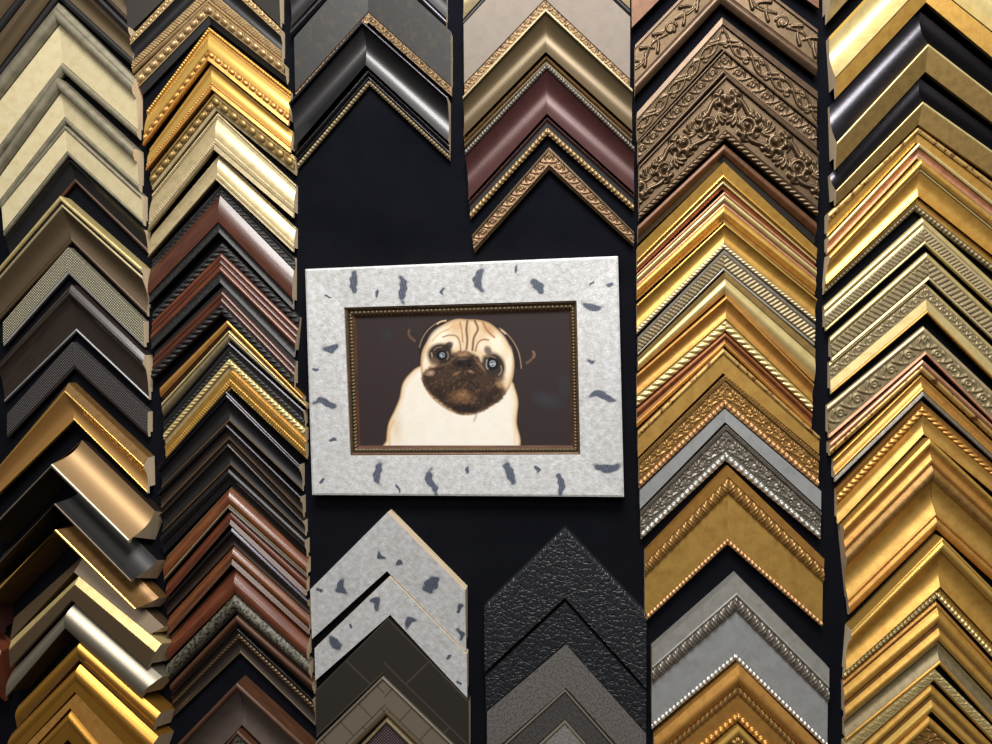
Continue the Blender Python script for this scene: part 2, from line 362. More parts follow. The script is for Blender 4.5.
def rail(root, o0, i0, o1, i1, bands, side, inner, sgn, cap='raw', paint=None, caps=True, name='rail', rabbet=True, tilt=0.0):
    """one mitred length of moulding: o0/i0 outer+inner point at the mitre, o1/i1 at the far end (plan, y ignored)"""
    o0, i0, o1, i1 = [np.array([p[0], 0.0, p[2]]) for p in (o0, i0, o1, i1)]
    L = np.linalg.norm(o1-o0); dirv = (o1-o0)/L
    nv = i0-o0; perp = nv - dirv*np.dot(nv, dirv); W = np.linalg.norm(perp)*1000
    tot = sum(b[0] for b in bands); u = 0.0
    prof = []; meshes = {}; order = []
    main = max(((b[0], b[4]) for b in bands if not (len(b) > 5 and b[5])), default=(0, bands[0][4]))[1]
    nb = len(bands)
    for bi, b in enumerate(bands):
        bw, sh, h0, h1, mk = b[:5]; orn = b[5] if len(b) > 5 else None
        wmm = bw/tot*W; u0 = u; u1 = u + bw/tot; u = u1
        nt = 2 if (sh == 'f' and not orn) else 9
        ns = 2
        if orn: nt = max(9, int(wmm/0.7)+1); ns = int(L*1000/0.8)
        if paint: nt = max(nt, int(wmm/0.55)); ns = int(L*1000/0.55)
        t = np.linspace(0, 1, nt); s = np.linspace(0, 1, ns)
        uu = u0+(u1-u0)*t
        h = shape_h(sh, h0, h1, t, wmm)
        a = o0[None]+(i0-o0)[None]*uu[:, None]; z = o1[None]+(i1-o1)[None]*uu[:, None]
        P = a[None]*(1-s[:, None, None])+z[None]*s[:, None, None]
        SS = np.einsum('ijk,k->ij', P-o0, dirv)*1000
        VV = np.broadcast_to(t[None]*wmm, SS.shape)
        H = np.broadcast_to(h[None], SS.shape).copy()
        if orn: H = H + relief(orn, SS if sgn > 0 else SS+0.0, VV, wmm, sgn)
        P = P.copy(); P[..., 1] = -H/1000; P[..., 2] += tilt*H/1000
        UV = np.stack([SS/1000+0.37*sgn, (VV+u0*W)/1000], -1)
        col = None
        if paint: col = paint(P)
        key = 'MAIN' if (mk == main and not orn) else bi
        if key not in meshes: meshes[key] = (MB(), mk, orn, bi, sh); order.append(key)
        meshes[key][0].grid(P, UV, col)
        for tt, hh in zip(t, h):
            uu_ = u0+(u1-u0)*tt
            if not prof or prof[-1] != (uu_, hh): prof.append((uu_, hh))
    if 'MAIN' not in meshes: meshes['MAIN'] = (MB(), main, None, 0, 'f')
    def at(uv_, h_, end):
        p = (o0+(i0-o0)*uv_) if end == 0 else (o1+(i1-o1)*uv_)
        return np.array([p[0], -h_/1000, p[2]+tilt*h_/1000])
    hO = prof[0][1]; hI = prof[-1][1]
    lipd = max(hI-6.0, hI*0.45) if rabbet else 0.0; ru = 0.82 if rabbet else 1.0
    rear = []                       # closes the moulding round its sides and back
    rear = [(0.0, hO), (0.0, 0.3)]
    tail = [(1.0, hI), (1.0, lipd), (ru, lipd), (ru, 0.3)]
    sm = MB()
    def strip(m, pl):
        for (ua, ha), (ub, hb) in zip(pl[:-1], pl[1:]):
            m.poly([at(ua, ha, 0), at(ua, ha, 1), at(ub, hb, 1), at(ub, hb, 0)], [(0, 0), (L, 0), (L, .02), (0, .02)])
    mainmb = meshes['MAIN'][0]
    if side == main: strip(mainmb, rear)
    if inner == main: strip(mainmb, tail)
    strip(mainmb, [(0.0, 0.3), (ru, 0.3)])
    r = mainmb.build(name, MATS[main], root, smooth=True, paint=bool(paint))
    # flat shading for side strips keeps them crisp
    for p in r.data.polygons:
        if abs(p.normal.y) < 0.25: p.use_smooth = False
    if side != main:
        m = MB(); strip(m, rear); o = m.build('outer_side', MATS[side], r, smooth=False); o['label'] = WORD[side]+' outer side'
    if inner != main:
        m = MB(); strip(m, tail); o = m.build('inner_side', MATS[inner], r, smooth=False); o['label'] = WORD[inner]+' inner side'
    for key in order:
        if key == 'MAIN': continue
        m, mk, orn, bi, sh = meshes[key]
        if orn: nm = NAMES.get(orn[0]) or PATS[orn[0]][1]
        elif bi == 0: nm = 'outer_edge'
        elif bi == nb-1: nm = 'lip'
        elif sh in ('V', 'v'): nm = 'ridge'
        else: nm = 'inset_band'
        o = m.build(nm, MATS[mk], r, paint=bool(paint))
        if mk != main: o['label'] = WORD[mk] + ' ' + nm.replace('_', ' ')
    if caps:
        m = MB()
        pl = prof + tail[1:] + [(0.0, 0.3)]
        m.poly([at(a_, b_, 1) for a_, b_ in pl], [(a_*W/1000, b_/1000) for a_, b_ in pl])
        o = m.build('cut_end', MATS[cap], r, smooth=False); o['label'] = WORD[cap]+' cut end'
    return r
# ---------------------------------------------------------------- the wall
wall = MB()
wall.poly([(-1.9, 0, 0.0), (1.9, 0, 0.0), (1.9, 0, 2.7), (-1.9, 0, 2.7)], [(0, 0), (3.8, 0), (3.8, 2.7), (0, 2.7)])
wall.poly([(-1.9, 0.1, 0.0), (1.9, 0.1, 0.0), (1.9, 0.1, 2.7), (-1.9, 0.1, 2.7)], [(0, 0), (3.8, 0), (3.8, 2.7), (0, 2.7)])
for a, b in (((-1.9, 0.0), (1.9, 0.0)), ((-1.9, 2.7), (1.9, 2.7))):
    wall.poly([(a[0], 0, a[1]), (b[0], 0, b[1]), (b[0], 0.1, b[1]), (a[0], 0.1, a[1])])
for x in (-1.9, 1.9):
    wall.poly([(x, 0, 0), (x, 0, 2.7), (x, 0.1, 2.7), (x, 0.1, 0)])
tag(wall.build('wall_back', MATS['felt'], None, smooth=False), kind='structure')
# ---------------------------------------------------------------- corner samples
H0 = 16.0
COLS = {1: 'far left column', 2: 'second column', 3: 'third column', 4: 'fourth column', 5: 'fifth column', 6: 'far right column'}
def sample(col, label, A, L, R, bands, side=None, inner=None, cap='raw', hp=None, paint=None, hs=1.0, flip=False, tilt=0.0):
    """A=(ax, y_outer, y_inner[, ax_inner]); L/R=(x, y_outer, y_inner[, x_inner]) in photo pixels at height hp"""
    A = list(A)+[A[0]] if len(A) == 3 else list(A)
    L = list(L)+[L[0]] if len(L) == 3 else list(L)
    R = list(R)+[R[0]] if len(R) == 3 else list(R)
    if col == 6:
        for k, (kx, ax) in ((1, (0, 0)), (2, (3, 3))):
            R[k] = A[k]+(R[k]-A[k])*(1024-A[ax])/(R[kx]-A[ax])
        R[0] = R[3] = 1024
    if col == 1 and L[0] == 0:
        for k, ax in ((1, 0), (2, 3)):
            L[k] = A[k]+(L[k]-A[k])*(-10-A[ax])/(0-A[ax])
        L[0] = L[3] = -10
    ho, hi = hp if hp else (H0, H0)
    Ao = unproject(A[0], A[1], ho/1000); Ai = unproject(A[3], A[2], hi/1000)
    Lo = unproject(L[0], L[1], ho/1000); Li = unproject(L[3], L[2], hi/1000)
    Ro = unproject(R[0], R[1], ho/1000); Ri = unproject(R[3], R[2], hi/1000)
    bands = [(b[0], b[1], b[2]*hs, b[3]*hs) + tuple(b[4:]) for b in bands]
    if flip: bands = [(b[0], b[1], max(27-b[2], 6), max(27-b[3], 6)) + tuple(b[4:]) for b in bands]
    for p in (Lo, Ao, Ro): p[2] -= tilt*ho/1000
    for p in (Li, Ai, Ri): p[2] -= tilt*hi/1000
    prev = PREV.get(col)
    if prev is not None:            # keep neighbours touching but never inside each other
        def zat(pl, x):
            l, a, r = pl
            p, q = (l, a) if x < a[0] else (a, r)
            return p[2]+(q[2]-p[2])*(x-p[0])/(q[0]-p[0])
        for p in (Lo, Ao, Ro): p[2] = min(p[2], zat(prev, p[0])-0.0008)
        for q in prev:
            ov = zat((Lo, Ao, Ro), q[0])-(q[2]-0.0008)
            if ov > 0 and q[0] > Lo[0]-0.004 and q[0] < Ro[0]+0.004:
                if q is prev[1]: Ao[2] -= ov*1.05
                elif q is prev[0]: Lo[2] -= ov*1.05
                else: Ro[2] -= ov*1.05
    for o_, i_ in ((Lo, Li), (Ao, Ai), (Ro, Ri)): i_[2] = min(i_[2], o_[2]-0.006)
    PREV[col] = (Li, Ai, Ri)
    root = empty('corner_sample', (Ao[0], 0.0, Ao[2]))
    tag(root, label, 'frame sample', 'corner samples in the '+COLS[col] if col else 'corner samples at the left photo edge')
    mk = bands[0][4]
    side = side or mk; inner = inner or bands[-1][4]
    rail(root, Ao, Ai, Lo, Li, bands, side, inner, -1, cap, paint, tilt=tilt)
    rail(root, Ao, Ai, Ro, Ri, bands, side, inner, 1, cap, paint, tilt=tilt)
    return root
PREV = {}
def S(*a, **k): return sample(*a, **k)
# birch bark blotches painted on the bark: (x, y, half length, half width, angle deg)
rng = np.random.RandomState(4)
def make_paint(blobs):
    def f(P):
        x, y = project(P)
        n = (np.sin(x*0.6+1.5*np.sin(y*0.4))+np.sin(y*0.75-x*0.35)+np.sin(x*0.3+y*0.9))/3
        g = 0.5+0.5*np.sin(x*0.31+2*np.sin(y*0.23))*np.sin(y*0.27+1.3*np.sin(x*0.19))
        base = np.array(lin((222, 223, 225))); b2 = np.array(lin((196, 195, 192)))
        col = base[None, None]*(1-0.5*g[..., None])+b2[None, None]*0.5*g[..., None]
        for (bx, by, a, b, ang) in blobs:
            c, s_ = math.cos(math.radians(ang)), math.sin(math.radians(ang))
            dx, dy = x-bx, y-by
            p = dx*c+dy*s_; q = -dx*s_+dy*c
            q = q - 0.45*b*np.sin(p/a*2.4+0.5*bx)+0.25*b*np.cos(p/a*3.1+by)
            d = np.sqrt((p/a)**2+(q/b)**2)+0.2*n
            m = np.clip((1.08-d)*4, 0, 1)[..., None]
            dark = np.array(lin((92, 100, 116)))[None, None]*(1.0+0.9*np.sin(x*2.1+2*np.sin(y*1.7))[..., None]*np.sin(y*2.3)[..., None]*0.5)
            halo = np.clip((1.5-d)*2, 0, 1)[..., None]*0.25
            col = col*(1-halo)+np.array(lin((150, 150, 158)))*halo
            col = col*(1-m)+dark*m
        return col
    return f
# ======== far left column
S(1, 'dark brown corner sample cut off by the top edge, highest in the far left column', (57, -86, -48), (0, -14, 24), (131, -12, 27),
  [(1, 'v', 22, 22, 'espr'), (4, 'w', 20, 14, 'brz'), (1, 'v', 12, 12, 'espr')])
S(1, 'dark bronze corner sample with brown panel, just above the widest cream sample', (57, -46, -2), (0, 28, 74), (132, 29, 66),
  [(1.4, 'v', 24, 22, 'blackm'), (1, 'f', 20, 18, 'brz'), (3.2, 'w', 18, 14, 'obrz'), (1.5, 'v', 12, 12, 'blackm')])
S(1, 'widest cream corner sample with rounded grey outer ridge, top of the far left column', (60, 4, 72, 61.5), (0, 79, 153), (137, 80, 138),
  [(0.7, 'f', 20, 24, 'greyg'), (1.6, 'V', 22, 20, 'greyg'), (3.9, 'f', 18, 13, 'cream'), (1.1, 'V', 11, 9, 'greyg')])
S(1, 'middle-width cream corner sample, directly below the widest cream one', (61, 79, 123, 64), (0, 166, 203), (138, 150, 191),
  [(1.6, 'V', 22, 20, 'greyg'), (2.6, 'f', 18, 13, 'cream'), (.8, 'V', 11, 9, 'greyg')])
S(1, 'narrowest cream corner sample with thin grey edge, lowest of the three cream ones', (66, 126, 155), (2, 203, 236), (142, 195, 225),
  [(.5, 'v', 18, 18, 'greyg'), (2.6, 'f', 17, 13, 'cream'), (.6, 'V', 11, 10, 'greyg')])
S(1, 'plain black corner sample with thin brown lip between cream and bronze samples', (70, 160, 181, 72), (6, 240, 258), (145, 230, 252),
  [(3, 'c', 20, 8, 'black'), (.6, 'v', 8, 8, 'walnd')])
S(1, 'brown bronze corner sample with pale stripes along its outer edge', (64, 197, 241, 69), (0, 272, 316), (145, 268, 316),
  [(.8, 'V', 24, 24, 'goldp'), (.5, 'f', 22, 22, 'blackm'), (.5, 'V', 22, 22, 'champ'), (4.5, 'w', 22, 10, 'brz'), (.7, 'v', 9, 9, 'brz')])
S(1, 'woven silver corner sample, small and pale, under the brown bronze one', (67, 247, 273), (2, 322, 346), (143, 321, 347),
  [(3, 'f', 14, 14, 'weaves'), (.4, 'f', 13, 12, 'silver')], hs=1.0)
S(1, 'wide espresso brown corner sample under the woven silver one', (74, 285, 331), (2, 363, 402), (147, 355, 400),
  [(.7, 'f', 22, 26, 'espr'), (.8, 'V', 24, 24, 'espr'), (4.5, 'c', 24, 10, 'espr'), (.35, 'V', 10, 10, 'greysl')])
S(1, 'woven charcoal corner sample just above the gold scooped one', (71, 342, 368, 73), (6, 414, 438), (147, 412, 437),
  [(3, 'f', 14, 14, 'weavec'), (.4, 'f', 13, 12, 'espr')])
S(1, 'gold scooped corner sample with flared left end, highest gold one in the far left column', (66, 383, 420, 76), (0, 463, 494, 12), (146, 458, 493, 149),
  [(1, 'f', 18, 30, 'goldbr'), (.35, 'V', 30, 30, 'goldb'), (3.6, 'w', 30, 22, 'goldt'), (.35, 'V', 22, 22, 'goldb')], hp=(24, 18), side='goldbr')
REV = dict(cap='raw')
S(1, 'broad silver over gold corner sample with curved face, below the gold scooped one', (82, 440, 467, 51), (2, 516, 546, -25), (155, 511, 543, 128),
  [(4.5, 'w', 30, 66, 'slgold'), (.5, 'v', 66, 66, 'satin')], hp=(30, 66), side='espr', inner='brz', tilt=0.3)
S(1, 'black corner sample with curved face between the broad silver one and a gold one', (84, 478, 505, 54), (4, 553, 588, -24), (157, 549, 582, 130),
  [(4.5, 'w', 30, 66, 'blackm'), (.4, 'v', 66, 66, 'brz')], hp=(30, 66), side='black', inner='black', tilt=0.3)
S(1, 'gold corner sample with dark satin face, directly below the curved black one', (84, 503, 531, 54), (4, 580, 612, -22), (158, 574, 610, 134),
  [(4.2, 'w', 30, 64, 'goldbr'), (.7, 'v', 64, 64, 'goldb')], hp=(30, 64), side='goldbr', inner='goldbr', tilt=0.3)
S(1, 'narrow brown metal corner sample mostly hidden above the champagne one', (86, 553, 572, 74), (14, 618, 640, 10), (164, 615, 634, 150),
  [(3, 'f', 30, 44, 'brz')], hp=(30, 44), inner='brz', tilt=0.3)
S(1, 'two-tone champagne corner sample with bright cream upper slope over bronze front', (83, 572, 600, 70), (16, 640, 668, 8), (165, 640, 668, 146),
  [(1.3, 'f', 44, 50, 'goldp'), (.2, 'f', 50, 50, 'goldbr'), (2.4, 'f', 50, 50, 'brz')], hp=(34, 54), inner='brz', tilt=0.3)
S(1, 'rounded satin silver corner sample below the champagne one', (76, 603, 628, 65), (14, 668, 697, 6), (162, 661, 697, 141),
  [(4, 'v', 38, 50, 'satin')], hp=(38, 50), inner='brz', tilt=0.3)
S(1, 'slim rounded gold corner sample under the satin silver one', (82, 642, 660, 78), (20, 706, 728, 16), (162, 709, 731, 153),
  [(3, 'v', 44, 46, 'golds'), (1, 'f', 46, 44, 'goldbr')], hp=(40, 46), inner='goldbr', tilt=0.3)
S(1, 'smooth gold corner sample with rounded edge, third from the bottom left', (82, 664, 692, 74), (14, 728, 764, 6), (160, 736, 768, 146),
  [(3, 'v', 44, 48, 'golds'), (2, 'f', 48, 46, 'golds')], hp=(40, 48), inner='goldbr', tilt=0.3)
S(1, 'flat orange gold corner sample second from the bottom left', (76, 686, 708, 70), (6, 752, 782, 2), (156, 762, 792, 140),
  [(3, 'f', 46, 48, 'goldo')], hp=(46, 48), inner='goldbr', tilt=0.3)
S(1, 'rounded gold corner sample at the very bottom of the far left column', (72, 706, 740, 66), (4, 774, 810, -2), (150, 784, 820, 138),
  [(2.2, 'v', 46, 50, 'golds'), (3, 'f', 50, 46, 'golds')], hp=(46, 50), inner='goldbr', tilt=0.3)
S(0, 'dark plum corner sample whose end peeks in at the left photo edge, upper one', (-70, 530, 560), (-140, 600, 630), (6, 602, 632),
  [(3, 'v', 30, 22, 'burg')], cap='burg')
S(0, 'red mahogany corner sample whose end peeks in at the left photo edge, lower one', (-70, 570, 620), (-140, 640, 690), (8, 648, 700),
  [(3, 'v', 30, 22, 'mahor')], cap='mahor')
# ======== second column
S(2, 'black brick-textured corner sample cut off by the top edge, highest in the second column', (207, -80, -44), (127, -8, 34), (280, -8, 26),
  [(1, 'v', 20, 20, 'champ', 'r'), (4, 'f', 18, 14, 'blackl')])
S(2, 'black corner sample between two gold rope edges at the top of the second column', (207, -42, 2), (131, 38, 72), (281, 29, 61),
  [(1.1, 'f', 18, 18, 'champt', 's1.3'), (2.2, 'w', 17, 14, 'black'), (1.1, 'f', 13, 13, 'champt', 'e'), (.5, 'v', 12, 10, 'champt')])
S(2, 'pale gold beaded corner sample with black inner strip', (208, 2, 22), (135, 76, 93, 140), (285, 64, 82),
  [(.3, 'f', 17, 17, 'champt'), (1.2, 'f', 16, 15, 'champt', 'B'), (.3, 'f', 14, 14, 'champt'), (1.1, 'f', 12, 8, 'blackm')])
S(2, 'yellow gold corner sample with beaded inner edge, widest gold one in the second column', (206, 22, 61, 209), (144, 108, 146), (289, 90, 126),
  [(.6, 'f', 20, 20, 'gold', 'b'), (.4, 'v', 21, 20, 'goldo'), (2.3, 'u', 19, 11, 'goldb'), (1, 'f', 12, 11, 'goldo', 'B'), (.6, 'f', 9, 7, 'goldo')], flip=True)
S(2, 'narrower yellow gold corner sample under the widest gold one', (209, 63, 90, 213), (147, 148, 171), (291, 130, 153),
  [(.5, 'f', 18, 18, 'gold'), (2, 'u', 17, 11, 'goldb'), (.5, 'f', 11, 10, 'goldo', 'b'), (.6, 'f', 9, 7, 'goldo')], flip=True)
S(2, 'olive gold corner sample studded with bright beads', (214, 92, 109), (150, 172, 189), (294, 156, 174),
  [(.5, 'f', 14, 15, 'goldg'), (1.3, 'f', 13, 13, 'goldg', 'B'), (.6, 'f', 11, 9, 'champ')])
S(2, 'wide champagne corner sample with ribbed inner edge', (215, 111, 150), (149, 193, 232), (294, 184, 218),
  [(.4, 'f', 20, 20, 'champ', 'b'), (.5, 'f', 20, 19, 'champd'), (2.4, 'u', 18, 11, 'champ'), (.8, 'f', 11, 11, 'champ', 'd'), (.7, 'f', 9, 7, 'champd')], flip=True)
S(2, 'narrow champagne corner sample under the wide champagne one', (217, 153, 180), (149, 234, 258), (294, 227, 252),
  [(.3, 'f', 20, 20, 'champ', 'b'), (2.1, 'u', 18, 11, 'champ'), (.6, 'f', 11, 11, 'champ', 'd'), (.3, 'f', 9, 7, 'champd')], flip=True)
S(2, 'widest polished mahogany corner sample with dark grey edges', (219, 182, 232), (149, 259, 304), (293, 257, 309),
  [(.5, 'v', 20, 20, 'blackr'), (.9, 'w', 20, 17, 'blackr', 'r'), (3, 'u', 15, 8, 'maho'), (1.1, 'w', 10, 10, 'blackr')], flip=True)
S(2, 'medium mahogany corner sample with striped face between black edges', (220, 242, 282), (151, 311, 350), (298, 317, 357, 294),
  [(1.2, 'f', 19, 18, 'blackr', 'r'), (.7, 'v', 16, 15, 'mahor'), (.7, 'v', 15, 13, 'maho'), (.7, 'v', 13, 11, 'mahor'), (1.2, 'w', 10, 10, 'blackr')], flip=True)
S(2, 'narrow mahogany corner sample with black rope inner edge', (221, 285, 314), (152, 352, 380), (294, 361, 388),
  [(.4, 'f', 19, 18, 'blackm'), (.6, 'v', 17, 15, 'maho'), (.6, 'v', 15, 13, 'maho'), (.9, 'f', 12, 12, 'blackm', 'r')], flip=True)
S(2, 'thin tan gold corner sample peeking out above the slim champagne one', (227, 317, 328), (160, 388, 400), (302, 384, 394),
  [(1.5, 'v', 16, 13, 'goldo'), (.5, 'f', 11, 8, 'burg')])
S(2, 'slim champagne bronze corner sample in the middle of the second column', (229, 329, 341), (162, 403, 416), (306, 395, 406),
  [(.5, 'v', 17, 17, 'goldp'), (1.6, 'v', 15, 11, 'champd')])
S(2, 'slim black corner sample with roped inner edge', (229, 342, 358), (163, 418, 432), (304, 410, 427),
  [(.5, 'v', 17, 17, 'blackg'), (.7, 'f', 15, 14, 'blackm'), (1, 'f', 12, 12, 'blackr', 'r')])
S(2, 'pale cream gold corner sample with tiny rope pattern', (229, 359, 371), (164, 433, 445), (305, 429, 443),
  [(1, 'f', 16, 15, 'goldp', 'r'), (.7, 'f', 13, 11, 'champ')])
S(2, 'warm gold narrow corner sample just above the run of black ones', (229, 372, 389), (165, 446, 461), (305, 444, 460),
  [(1, 'f', 17, 14, 'gold'), (1, 'f', 14, 12, 'gold', 'd'), (.4, 'v', 9, 8, 'goldb')])
S(2, 'wide black corner sample with thin gold line, first of the black run', (228, 391, 423), (160, 467, 490), (301, 464, 492),
  [(.4, 'v', 22, 22, 'blackg'), (.6, 'v', 21, 20, 'blackg'), (2.6, 'w', 18, 12, 'blackm'), (.15, 'f', 12, 12, 'goldbr'), (.3, 'f', 11, 9, 'blackm')])
S(2, 'black brown corner sample with fine gold lines, second of the black run', (228, 424, 442), (160, 492, 512), (302, 496, 518),
  [(.7, 'v', 22, 20, 'blackg'), (1.3, 'w', 17, 13, 'espr'), (.15, 'f', 13, 13, 'goldbr'), (.5, 'f', 12, 9, 'blackm')])
S(2, 'plain black corner sample with dark brown lip, third of the black run', (229, 443, 467), (161, 514, 534), (304, 520, 537),
  [(.4, 'v', 20, 20, 'espr'), (2.3, 'w', 18, 12, 'blackm'), (.15, 'f', 12, 12, 'goldbr'), (.3, 'f', 11, 9, 'espr')])
S(2, 'glossy slim black corner sample right above the walnut one', (230, 469, 485), (162, 536, 555), (306, 539, 558),
  [(1, 'v', 20, 17, 'black'), (1, 'f', 15, 12, 'black')])
S(2, 'warm walnut corner sample with pale fine line, highest of the brown wood ones', (229, 487, 508), (164, 558, 582), (307, 559, 577),
  [(.15, 'f', 20, 20, 'champd'), (2.4, 'v', 18, 12, 'waln'), (.2, 'f', 12, 12, 'champ'), (.3, 'f', 10, 9, 'espr')], flip=True)
S(2, 'narrow red brown corner sample under the warm walnut one', (230, 509, 524), (165, 584, 600), (306, 579, 596),
  [(1.3, 'v', 19, 15, 'mahor'), (.6, 'f', 13, 10, 'maho')], flip=True)
S(2, 'dark espresso corner sample between two brown wood ones', (233, 526, 545), (166, 602, 616), (309, 598, 614),
  [(.7, 'v', 20, 19, 'blackg'), (1, 'w', 17, 13, 'espr')])
S(2, 'orange walnut corner sample in the brown wood group', (232, 546, 564), (167, 618, 637), (309, 616, 634),
  [(1.3, 'v', 19, 14, 'waln'), (.5, 'f', 12, 9, 'walnd')], flip=True)
S(2, 'smooth red mahogany corner sample just above the speckled one', (235, 565, 593), (168, 638, 660), (308, 637, 660),
  [(.4, 'f', 20, 21, 'maho'), (2.6, 'v', 18, 11, 'mahor')], flip=True)
S(2, 'granite speckled dark corner sample', (235, 595, 613), (168, 664, 682), (310, 662, 679),
  [(1.8, 'v', 18, 14, 'speck'), (.3, 'f', 13, 12, 'blackm')])
S(2, 'plain dark walnut corner sample beneath the speckled one', (237, 614, 627), (171, 684, 696), (313, 681, 696),
  [(1.1, 'v', 18, 14, 'walnd'), (.5, 'f', 13, 10, 'espr')])
S(2, 'dark brown corner sample with row of light rope beads', (238, 628, 655), (172, 697, 718), (313, 699, 728),
  [(.3, 'v', 18, 17, 'blackg'), (.4, 'f', 15, 14, 'espr'), (.8, 'f', 12, 12, 'bronze', 'r'), (1.8, 'w', 12, 8, 'espr'), (.3, 'v', 8, 8, 'brz')])
S(2, 'wide dark taupe corner sample at the bottom of the second column', (241, 679, 726), (172, 750, 800), (316, 748, 800),
  [(.5, 'v', 30, 28, 'walnd'), (3, 'w', 26, 12, 'taupd')])
S(2, 'speckled taupe corner sample cut off at the bottom of the second column', (238, 728, 760), (174, 806, 830), (316, 806, 830),
  [(.5, 'v', 18, 18, 'walnd'), (3, 'f', 15, 12, 'speck')])
# ======== third column
S(3, 'black corner sample with tan outer edge cut off by the top of the photo', (368, -95, -48), (290, -12, 37), (446, -20, 27),
  [(.6, 'v', 22, 22, 'champ'), (2.4, 'w', 20, 14, 'blackm'), (.8, 'v', 12, 12, 'blackg')])
S(3, 'wide distressed charcoal corner sample with rubbed gold carved lip', (368, -44, 21), (295, 39, 101), (451, 29, 95),
  [(5, 'f', 20, 15, 'blackd'), (.9, 'f', 13, 12, 'gilded', 's')], inner='blackm')
S(3, 'glossy black scooped corner sample with beaded lip, alone at the end of its row', (365, 25, 83, 368), (293, 106, 167, 296), (449, 100, 159),
  [(.4, 'v', 32, 32, 'blackg'), (4, 'w', 26, 24, 'black'), (.8, 'v', 12, 11, 'blackg'), (.35, 'v', 10, 10, 'blackg'), (.55, 'f', 8, 8, 'champd', 'b')])
bl1 = make_paint([(381, 556, 5.5, 2.6, 50), (399.5, 563.5, 3.5, 3, 0), (342, 586.5, 8.5, 4.6, 62), (319.5, 590, 3.5, 2, 60), (430.5, 584, 10, 7, -38), (460, 608, 5, 2.8, -30), (460.5, 634, 6, 2.6, 80), (409, 532, 1.5, 1, 0)])
bl2 = make_paint([(375.5, 603.5, 6.5, 4.6, 40), (334.5, 643.5, 8.5, 4.8, 62), (350.5, 626, 2.6, 1.6, 50), (409.5, 622.5, 6.5, 4, -30), (449, 657, 3, 1.6, -40), (459, 683, 3, 1.4, 60)])
PREV.clear()
S(3, 'wide white birch bark corner sample below the pug picture', (389, 511, 571, 387), (312, 588, 639), (466, 589, 652),
  [(5, 'f', 24, 16, 'birch')], side='raw', inner='birch', paint=bl1)
S(3, 'narrower white birch bark corner sample overlapped in line under the wide one', (390, 576, 615), (315, 648, 681), (467, 654, 698),
  [(4, 'f', 18, 15, 'birch')], side='raw', inner='birch', paint=bl2)
S(3, 'wide dark brown corner sample with fine seams, under the birch bark ones', (388, 618, 674, 383), (316, 690, 738), (469, 701, 758),
  [(5, 'f', 18, 14, 'blackl')])
S(3, 'taupe corner sample inlaid with rectangular blocks', (383, 676, 716, 386), (316, 742, 786), (470, 760, 798),
  [(.3, 'v', 18, 18, 'satin'), (3, 'f', 16, 15, 'brickt'), (.6, 'v', 14, 14, 'brz')])
S(3, 'woven mauve corner sample at the bottom of the third column', (387, 718, 752), (318, 790, 822), (470, 800, 832),
  [(.4, 'v', 18, 18, 'champd'), (3, 'f', 14, 14, 'weavep')])
# ======== fourth column
S(4, 'tan and black corner sample cut off at the top of the fourth column', (545, -110, -66), (463, -25, 26), (630, -30, 15),
  [(3, 'w', 20, 16, 'champd'), (.5, 'v', 14, 14, 'blackm')])
S(4, 'wide taupe plaster corner sample with carved gold lip', (545, -63, 9), (464, 24, 93), (630, 18, 89),
  [(5.2, 'f', 20, 15, 'taup'), (.9, 'f', 13, 12, 'gilded', 's')], inner='blackm')
S(4, 'olive bronze scooped corner sample above the burgundy one', (546, 12, 64), (464, 99, 147), (632, 92, 142),
  [(.3, 'v', 27, 27, 'champ'), (3.6, 'w', 24, 22, 'obrz'), (.5, 'v', 12, 12, 'goldbr'), (.5, 'v', 10, 9, 'obrz')])
S(4, 'burgundy scooped corner sample with beaded edges', (547, 66, 133), (466, 152, 218, 470), (634, 149, 210),
  [(.45, 'f', 26, 26, 'pewter', 'b'), (4, 'w', 24, 22, 'burg'), (.5, 'v', 13, 13, 'burg'), (.5, 'f', 11, 10, 'blackm'), (.65, 'f', 9, 9, 'champt', 'b')])
S(4, 'narrow coppery carved corner sample alone below the burgundy one', (549, 147, 168), (472, 235, 252, 474), (634, 232, 246),
  [(.3, 'f', 16, 17, 'bronze'), (1.5, 'f', 14, 14, 'bronzel', 's'), (.4, 'f', 12, 10, 'bronze')])
PREV.clear()
S(4, 'wide crackled black corner sample, topmost in the lower part of the fourth column', (565, 527, 597), (485, 605, 671), (646, 613, 687),
  [(.25, 'f', 21, 24, 'blackc'), (5, 'f', 24, 20, 'blackc')])
S(4, 'narrower crackled black corner sample under the wide crackled one', (565, 602, 643), (486, 676, 711), (646, 692, 732),
  [(4, 'f', 20, 16, 'blackc')])
S(4, 'wide grey textured corner sample with smooth face', (566, 644, 688), (487, 712, 757), (646, 734, 778),
  [(4, 'f', 16, 15, 'grey')])
S(4, 'dark grey corner sample with bright thin outer line', (565, 689, 719), (487, 760, 790), (646, 781, 810),
  [(.25, 'v', 17, 17, 'satin'), (3, 'f', 15, 14, 'greyd')])
S(4, 'light grey metallic corner sample at the bottom of the fourth column', (565, 720, 760), (487, 793, 830), (646, 812, 850),
  [(.3, 'v', 17, 17, 'satin'), (3, 'f', 16, 14, 'greyl')])
